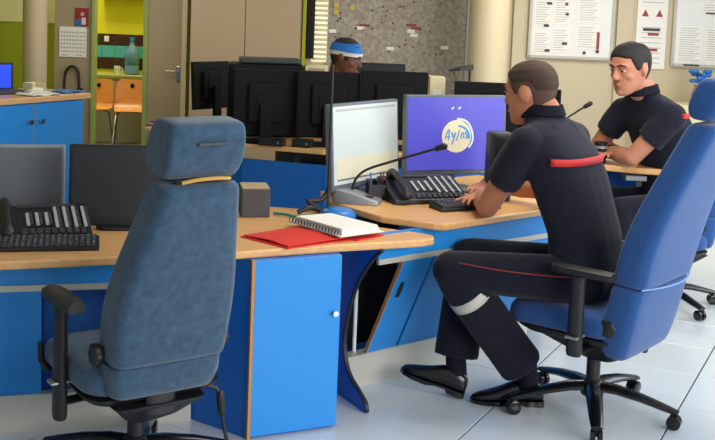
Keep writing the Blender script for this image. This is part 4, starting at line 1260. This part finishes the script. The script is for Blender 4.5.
def add_face(parent, T, hairm, s=1.0):
    for sx in (-1, 1):
        e = MB().ball((sx * 0.031, 0.0805, 0.006), (0.0135, 0.008, 0.0065), 12, 8, T).build('eye', 'eyew', parent, smooth='all')
        MB().ball((sx * 0.031, 0.0865, 0.006), (0.0062, 0.0035, 0.0062), 10, 6, T).build('iris', 'iris', e, smooth='all')
        MB().tube([(sx * 0.031 - 0.016, 0.088, 0.012), (sx * 0.031, 0.0925, 0.0145), (sx * 0.031 + 0.016, 0.088 - 0.003, 0.012)], 0.0028, 6, T).build('eyelid', parent.data.materials[0], e, smooth='all')
        MB().tube([(sx * 0.012, 0.0975, 0.0285), (sx * 0.030, 0.0965, 0.0345), (sx * 0.053, 0.080, 0.028)], [0.0035, 0.0048, 0.002], 6, T).build('eyebrow', hairm, parent, smooth='all')
    MB().tube([(-0.022, 0.090, -0.0635), (-0.008, 0.0985, -0.062), (0, 0.099, -0.063), (0.008, 0.0985, -0.062), (0.022, 0.090, -0.0635)], [0.0015, 0.0045, 0.0042, 0.0045, 0.0015], 6, T).build('mouth', 'lip', parent, smooth='all')


def add_hand(mb, wrist, fwd, up, side, curl=0.35, s=1.0):
    """palm and five fingers; up is the back of the hand, side +1 = thumb towards fwd x up"""
    f = Vector(fwd).normalized()
    u = Vector(up)
    u = (u - f * u.dot(f)).normalized()
    r = f.cross(u) * side  # thumb side
    w = Vector(wrist)
    # palm
    rings = []
    for a, hw, ht in ((-0.012, 0.026, 0.019), (0.02, 0.033, 0.017), (0.06, 0.042, 0.015), (0.09, 0.043, 0.012)):
        rings.append([w + f * a * s + r * hw * s * math.cos(t_) + u * ht * s * math.sin(t_) for t_ in [2 * math.pi * k / 14 for k in range(14)]])
    mb.loft(rings)
    for k, (x, L) in enumerate(((0.032, 0.074), (0.011, 0.083), (-0.011, 0.077), (-0.032, 0.06))):
        p = w + f * 0.082 * s + r * x * s
        d = (f + r * x * 2.0).normalized()
        c = curl * 0.5
        for seg, rad in ((0.45, 0.0098), (0.32, 0.0090), (0.26, 0.0082)):
            q = p + d * L * seg * s
            mb.capsule(p, q, rad * s, rad * 0.94 * s, 8)
            p = q
            d = (d * math.cos(c) - u * math.sin(c)).normalized()
            c = curl
    p = w + f * 0.022 * s + r * 0.026 * s - u * 0.006 * s
    d = (f * 0.62 + r * 0.75 - u * 0.2).normalized()
    for L, rad in ((0.042, 0.0125), (0.034, 0.0105), (0.026, 0.0092)):
        q = p + d * L * s
        mb.capsule(p, q, rad * s, rad * 0.93 * s, 8)
        p = q
        d = (d * 0.8 + f * 0.5).normalized()


def sect(c, L, F, hw, hd, n=24, e=0.8):
    c, L, F = Vector(c), Vector(L).normalized(), Vector(F).normalized()
    out = []
    for k in range(n):
        a = 2 * math.pi * k / n
        x, y = math.cos(a), math.sin(a)
        out.append(c + L * hw * math.copysign(abs(x) ** e, x) + F * hd * math.copysign(abs(y) ** e, y))
    return out


def add_shoe(name, parent, heel, toe, m='shoe', s=1.0):
    """leather shoe: heel and toe are ground points under the sole"""
    h_, t_ = Vector(heel), Vector(toe)
    f = (t_ - h_).normalized()
    r = Vector((f.y, -f.x, 0)).normalized()
    u = r.cross(f)
    mb = MB()
    L = (t_ - h_).length
    rings = []
    for a, w, top in ((0.0, 0.026, 0.055), (0.05, 0.036, 0.085), (0.25, 0.038, 0.098), (0.42, 0.038, 0.088), (0.6, 0.046, 0.062), (0.78, 0.046, 0.046), (0.92, 0.034, 0.036), (1.0, 0.016, 0.026)):
        c = h_ + f * L * a
        rings.append([c + r * w * x * s + u * (0.016 + (top * 1.14 - 0.016) * z) for x, z in ((-1, 0.0), (1, 0.0), (1.0, 0.4), (0.8, 0.8), (0.35, 1.0), (-0.35, 1.0), (-0.8, 0.8), (-1.0, 0.4))])
    mb.loft(rings)
    sh = mb.build(name, m, parent, smooth='all', subsurf=1)
    so = MB()
    rings = []
    for a, w, z0, z1 in ((0.0, 0.028, 0, 0.022), (0.03, 0.037, 0, 0.022), (0.26, 0.039, 0, 0.022), (0.30, 0.036, 0.012, 0.022), (0.45, 0.037, 0.010, 0.02), (0.6, 0.047, 0.002, 0.018), (0.8, 0.047, 0.002, 0.018), (0.94, 0.034, 0.004, 0.018), (1.01, 0.016, 0.006, 0.018)):
        c = h_ + f * L * a
        rings.append([c + r * w * x * s + u * z for x, z in ((-1, z0), (1, z0), (1, z1), (-1, z1))])
    so.loft(rings).build('sole', 'blackgloss', sh, smooth=True)
    return sh


def person(label, base, J, skin, hairm, head_yaw, head_pitch, hs, group=None, hair_kw=None, face=True, cap=False, arm_r=1.0, legs=True, shirt='navy', hands=True, head_roll=0.0, fade=None):
    t = thing('person', label, 'person', base)
    o = Vector(base)
    J = {k: Vector(v) - o for k, v in J.items()}
    hc = J['head']
    T = Matrix.Translation(hc) @ Matrix.Rotation(head_yaw, 4, 'Z') @ Matrix.Rotation(head_pitch, 4, 'X') @ Matrix.Rotation(head_roll, 4, 'Y') @ Matrix.Scale(hs, 4)
    F = Vector(J['chestF'] + o)
    L = Vector((-F.y, F.x, 0)).normalized()
    # one continuous body: head, neck, trunk, arms with hands, thighs
    b = MB()
    add_head(b, T)
    nk = T @ Vector((0, -0.022, -0.06))
    b.capsule(nk, J['neck'], 0.056 * hs, 0.066 * hs, 18)
    b.loft([sect(J['pelvis'], L, F, 0.14, 0.09), sect(J['waist'], L, F, 0.125, 0.08), sect(J['chest'], L, F, 0.145, 0.095), sect(J['upper'], L, F, 0.13, 0.075), sect(J['neck'], L, F, 0.06, 0.05)])
    for s_ in 'lr':
        sgn = 1 if s_ == 'l' else -1
        sh, el, wr = J[s_ + 'sh'], J[s_ + 'el'], J[s_ + 'wr']
        b.capsule(J['upper'], sh, 0.06, 0.055, 14)
        b.capsule(sh, el, 0.054 * arm_r, 0.044 * arm_r, 16)
        d = wr - el
        b.capsule(el, el + d * 0.35, 0.044 * arm_r, 0.046 * arm_r, 16)
        b.capsule(el + d * 0.3, wr, 0.046 * arm_r, 0.029 * arm_r, 16)
        hd_ = J.get(s_ + 'hd', d)
        if hands:
            add_hand(b, wr, hd_, (0, 0, 1), -1 if s_ == 'r' else 1, 0.4, 1.0 * arm_r)
        if legs:
            b.capsule(J['pelvis'], J[s_ + 'hip'], 0.085, 0.08, 14)
            b.capsule(J[s_ + 'hip'], J[s_ + 'kn'], 0.07, 0.05, 14)
            b.capsule(J[s_ + 'kn'], J[s_ + 'an'], 0.05, 0.035, 14)
    body = b.remesh('body', skin, t, 0.0055, 5, 0.5)
    if face:
        add_face(body, T, hairm)
    if not cap:
        add_hair('hair', hairm, body, T, **(hair_kw or {}))
        if fade:
            add_hair('faded_sides', fade, body, T, 0.066, 0.02, -0.058, 0.0025, 0.0)
    # shirt
    s2 = MB()
    pv, wa, ch, up = J['pelvis'], J['waist'], J['chest'], J['upper']
    s2.loft([sect(pv + Vector((0, 0, -0.03)), L, F, 0.185, 0.128), sect(pv + (wa - pv) * 0.5, L, F, 0.182, 0.128), sect(wa, L, F, 0.180, 0.127), sect(wa + (ch - wa) * 0.5, L, F, 0.190, 0.132), sect(ch, L, F, 0.200, 0.138), sect(ch + (up - ch) * 0.6, L, F, 0.198, 0.128), sect(up + (J['neck'] - up) * 0.15, L, F, 0.175, 0.100), sect(up + (J['neck'] - up) * 0.62, L, F, 0.105, 0.078), sect(J['neck'], L, F, 0.072, 0.066)])
    for s_ in 'lr':
        sh, el = J[s_ + 'sh'], J[s_ + 'el']
        d = el - sh
        s2.capsule(up + (sh - up) * 0.3, sh, 0.085, 0.075, 16)
        s2.capsule(sh, sh + d * 0.2, 0.078, 0.074, 18)
        s2.tube([sh, sh + d * 0.3, sh + d * 0.58], [0.076, 0.073 * arm_r, 0.069 * arm_r], 18)
    sr = s2.remesh('shirt', shirt, t, 0.008, 7, 0.5)
    # collar
    cm = MB()
    ax = (J['neck'] - nk).normalized()
    rings = []
    for k in range(25):
        a = 2 * math.pi * k / 24
        cdir_ = (F.normalized() * math.cos(a) + L * math.sin(a))
        drop = 0.022 * max(0, math.cos(a))
        c = J['neck'] - Vector((0, 0, drop))
        r0 = 0.068 * hs
        rings.append([c + cdir_ * (r0 + 0.012) + Vector((0, 0, -0.02)), c + cdir_ * (r0 + 0.022) + Vector((0, 0, -0.012)), c + cdir_ * (r0 + 0.006) + Vector((0, 0, 0.030)), c + cdir_ * (r0 - 0.002) + Vector((0, 0, 0.026))])
    cm.loft(rings, caps=False).build('collar', 'collar', sr, smooth=True)
    if legs:
        tr = MB()
        tr.loft([sect(pv + Vector((0, 0, -0.085)), L, F, 0.15, 0.10), sect(pv + Vector((0, 0, -0.05)), L, F, 0.18, 0.125), sect(pv + Vector((0, 0, 0.06)), L, F, 0.175, 0.122)])
        for s_ in 'lr':
            hp, kn, an = J[s_ + 'hip'], J[s_ + 'kn'], J[s_ + 'an']
            tr.capsule(hp, kn, 0.100, 0.078, 18)
            d = an - kn
            tr.tube([kn, kn + d * 0.12, kn + d * 0.45, kn + d * 0.75, kn + d * 0.93], [0.078, 0.088, 0.092, 0.092, 0.094], 18)
        trs = tr.remesh('trousers', 'navyt', t, 0.008, 6, 0.5)
    else:
        trs = None
    return t, body, sr, trs, T, J, F, L


# --- man seated in the royal blue chair
J1 = dict(head=(0.715, 4.335, 1.278), chestF=(-0.78, 0.62, 0), pelvis=(0.955, 4.17, 0.565), waist=(0.94, 4.185, 0.73), chest=(0.865, 4.24, 0.965), upper=(0.812, 4.28, 1.112), neck=(0.765, 4.315, 1.208),
          lsh=(0.680, 4.165, 1.082), lel=(0.560, 4.345, 0.795), lwr=(0.575, 4.63, 0.797), lhd=(-0.45, 0.85, -0.05),
          rsh=(0.915, 4.42, 1.082), rel=(0.84, 4.70, 0.82), rwr=(0.615, 4.87, 0.80), rhd=(-0.95, 0.15, -0.05),
          lhip=(0.92, 4.08, 0.56), lkn=(0.400, 4.09, 0.58), lan=(0.735, 4.19, 0.14), rhip=(0.99, 4.25, 0.56), rkn=(0.50, 4.34, 0.58), ran=(0.45, 4.265, 0.14))
p1, body1, shirt1, tr1, T1, j1, F1, L1 = person('man in navy short sleeved uniform with red back stripe working at the lit screens', (0.97, 4.17, 0), J1, 'skinA', 'hairA', R(51), R(-8), 1.09, hair_kw=dict(front=0.070, side=0.040, back=0.0, off=0.006, burn=0.036), fade='hairfade', face=True, arm_r=1.08)
o1 = Vector((0.97, 4.17, 0))
# red stripe across the upper back, following the trunk
st = MB()
rings = []
for k in range(15):
    a = R(220 + 122 * k / 14)
    x, y = math.cos(a), math.sin(a)
    z = 1.012
    c = j1['chest'] + (j1['upper'] - j1['chest']) * 0.42
    rad = Vector((0, 0, 0)) + L1 * 0.2045 * math.copysign(abs(x) ** 0.8, x) + F1.normalized() * 0.1385 * math.copysign(abs(y) ** 0.8, y)
    nrm = rad.normalized()
    rings.append([c + rad - nrm * 0.012 + Vector((0, 0, -0.0135)), c + rad + nrm * 0.004 + Vector((0, 0, -0.0135)), c + rad + nrm * 0.003 + Vector((0, 0, 0.0135)), c + rad - nrm * 0.012 + Vector((0, 0, 0.0135))])
st.loft(rings).build('red_stripe', 'red', shirt1, smooth='all')
# reflective band round the near calf and red piping on the trouser seam
kn, an = j1['lkn'], j1['lan']
d = an - kn
MB().tube([kn + d * 0.20, kn + d * 0.205, kn + d * 0.28, kn + d * 0.285], [0.084, 0.0905, 0.0905, 0.084], 24).build('reflective_band', 'reflect', tr1, smooth='all')
hp = j1['lhip']
MB().tube(smooth_path([hp + Vector((0.0, -0.096, 0.035)), hp + (kn - hp) * 0.3 + Vector((0, -0.092, 0.03)), hp + (kn - hp) * 0.65 + Vector((0, -0.084, 0.034)), kn + Vector((0.02, -0.066, 0.045))], 5), 0.0028, 6).build('red_piping', 'reddark', tr1, smooth=True)
add_shoe('shoe', p1, Vector((0.815, 4.205, 0.0)) - o1, Vector((0.515, 4.205, 0.0)) - o1)
add_shoe('shoe', p1, Vector((0.490, 4.245, 0.005)) - o1, Vector((0.225, 4.295, 0.085)) - o1)
for q in (('lan', (0.655, 4.185)), ('ran', (0.43, 4.265))):
    MB().cyl(j1[q[0]] + Vector((0, 0, 0.04)), j1[q[0]] + Vector((0.01, 0, -0.06)), 0.042, 0.044, 16).build('sock', 'collar', p1, smooth=True)

# --- man further back, turned towards the desk and looking across
J2 = dict(head=(1.470, 5.70, 1.330), chestF=(-0.80, -0.60, 0), pelvis=(1.80, 5.82, 0.565), waist=(1.775, 5.82, 0.74), chest=(1.70, 5.82, 0.98), upper=(1.625, 5.80, 1.125), neck=(1.555, 5.755, 1.220),
          lsh=(1.705, 5.660, 1.080), lel=(1.515, 5.725, 0.84), lwr=(1.43, 5.945, 0.845), lhd=(-0.5, 0.7, 0.0),
          rsh=(1.505, 5.925, 1.080), rel=(1.40, 6.04, 0.86), rwr=(1.50, 5.98, 0.845), rhd=(0.3, -0.5, 0.0),
          lhip=(1.78, 5.72, 0.56), lkn=(1.44, 5.62, 0.56), lan=(1.50, 5.62, 0.12), rhip=(1.78, 5.92, 0.56), rkn=(1.46, 5.95, 0.56), ran=(1.50, 5.93, 0.12))
p2, body2, shirt2, tr2, T2, j2, F2, L2 = person('dark haired man in navy shirt leaning on his elbow and looking across the room', (1.80, 5.82, 0), J2, 'skinB', 'hairB', R(124), R(-10), 1.16, hair_kw=dict(front=0.066, side=0.03, back=-0.068, off=0.007, burn=0.0), arm_r=1.1)
o2 = Vector((1.80, 5.82, 0))
MB().box(j2['lsh'] + Vector((0.055, -0.045, 0.012)), (0.06, 0.03, 0.026), rz=R(48)).build('red_stripe', 'red', shirt2, bevel=0.004)
add_shoe('shoe', p2, Vector((1.55, 5.62, 0)) - o2, Vector((1.28, 5.61, 0)) - o2)
add_shoe('shoe', p2, Vector((1.55, 5.93, 0)) - o2, Vector((1.28, 5.92, 0)) - o2)
wv = (j2['lwr'] - j2['lel']).normalized()
MB().tube([j2['lwr'] - wv * 0.04, j2['lwr'] - wv * 0.038, j2['lwr'] - wv * 0.014, j2['lwr'] - wv * 0.012], [0.034, 0.040, 0.040, 0.034], 18).build('wristwatch', 'blackgloss', body2, smooth=True)

# --- person in a blue cap behind the desk bank
J3 = dict(head=(-0.10, 7.50, 1.245), chestF=(0.55, -0.83, 0), pelvis=(-0.30, 7.62, 0.52), waist=(-0.29, 7.62, 0.66), chest=(-0.25, 7.60, 0.85), upper=(-0.20, 7.57, 0.97), neck=(-0.155, 7.54, 1.06),
          lsh=(-0.08, 7.66, 0.95), lel=(0.02, 7.50, 0.78), lwr=(0.14, 7.30, 0.80), rsh=(-0.30, 7.44, 0.95), rel=(-0.20, 7.25, 0.84), rwr=(-0.02, 7.15, 0.84),
          lhip=(-0.22, 7.68, 0.50), lkn=(0.0, 7.45, 0.52), lan=(0.0, 7.45, 0.10), rhip=(-0.36, 7.55, 0.50), rkn=(-0.16, 7.28, 0.52), ran=(-0.16, 7.28, 0.10))
p3, body3, shirt3, tr3, T3, j3, F3, L3 = person('person in a blue cap bending over behind the black monitors', (-0.30, 7.62, 0), J3, 'skinC', 'hairB', R(256), R(-16), 1.15, hair_kw=dict(front=0.08, side=0.03, back=-0.06, off=0.004))
o3 = Vector((-0.30, 7.62, 0))
mc = MB()
N = 32
for (ztop, zbot, off, nm, m) in ((0.088, 0.038, 0.012, 'headband', 'capblue'), (0.040, 0.014, 0.009, 'white_band', 'capwhite')):
    rings = []
    for k in range(N + 1):
        phi = 2 * math.pi * k / N
        tilt = 0.018 * math.cos(phi)
        a, b = zbot + tilt, ztop + tilt
        rings.append([head_pt(phi, a, -0.002), head_pt(phi, a, off), head_pt(phi, b, off), head_pt(phi, b, -0.002)])
    MB().loft(rings, T3, caps=False).build(nm, m, body3, smooth=True)
cst = thing('office_stool', 'stool under the person in the blue cap, behind the desk bank', 'stool', (-0.30, 7.64, 0))
MB().lathe([(0.02, 0.36), (0.17, 0.37), (0.19, 0.39), (0.18, 0.42), (0.05, 0.425)], n=28).build('seat', 'charcoal', cst, smooth=True)
MB().lathe([(0.025, 0.03), (0.025, 0.37)], n=16).build('column', 'chrome', cst, smooth=True)
MB().lathe([(0.2, 0), (0.2, 0.015), (0.03, 0.04)], n=28).build('foot', 'black', cst, smooth=True)
add_shoe('shoe', p3, Vector((-0.03, 7.49, 0)) - o3, Vector((0.13, 7.27, 0)) - o3)
add_shoe('shoe', p3, Vector((-0.19, 7.32, 0)) - o3, Vector((-0.03, 7.10, 0)) - o3)

# cream file box beside the little lamp on the desk bank
t = thing('file_box', 'pale cream upright file box beside the small black desk lamp', 'box', (0.515, 6.92, 0.73))
MB().box((0, 0, 0.22), (0.10, 0.18, 0.44)).build('case', 'cream', t, bevel=0.004)
MB().box((0, -0.092, 0.30), (0.06, 0.004, 0.12)).build('spine_label', 'paper', t)
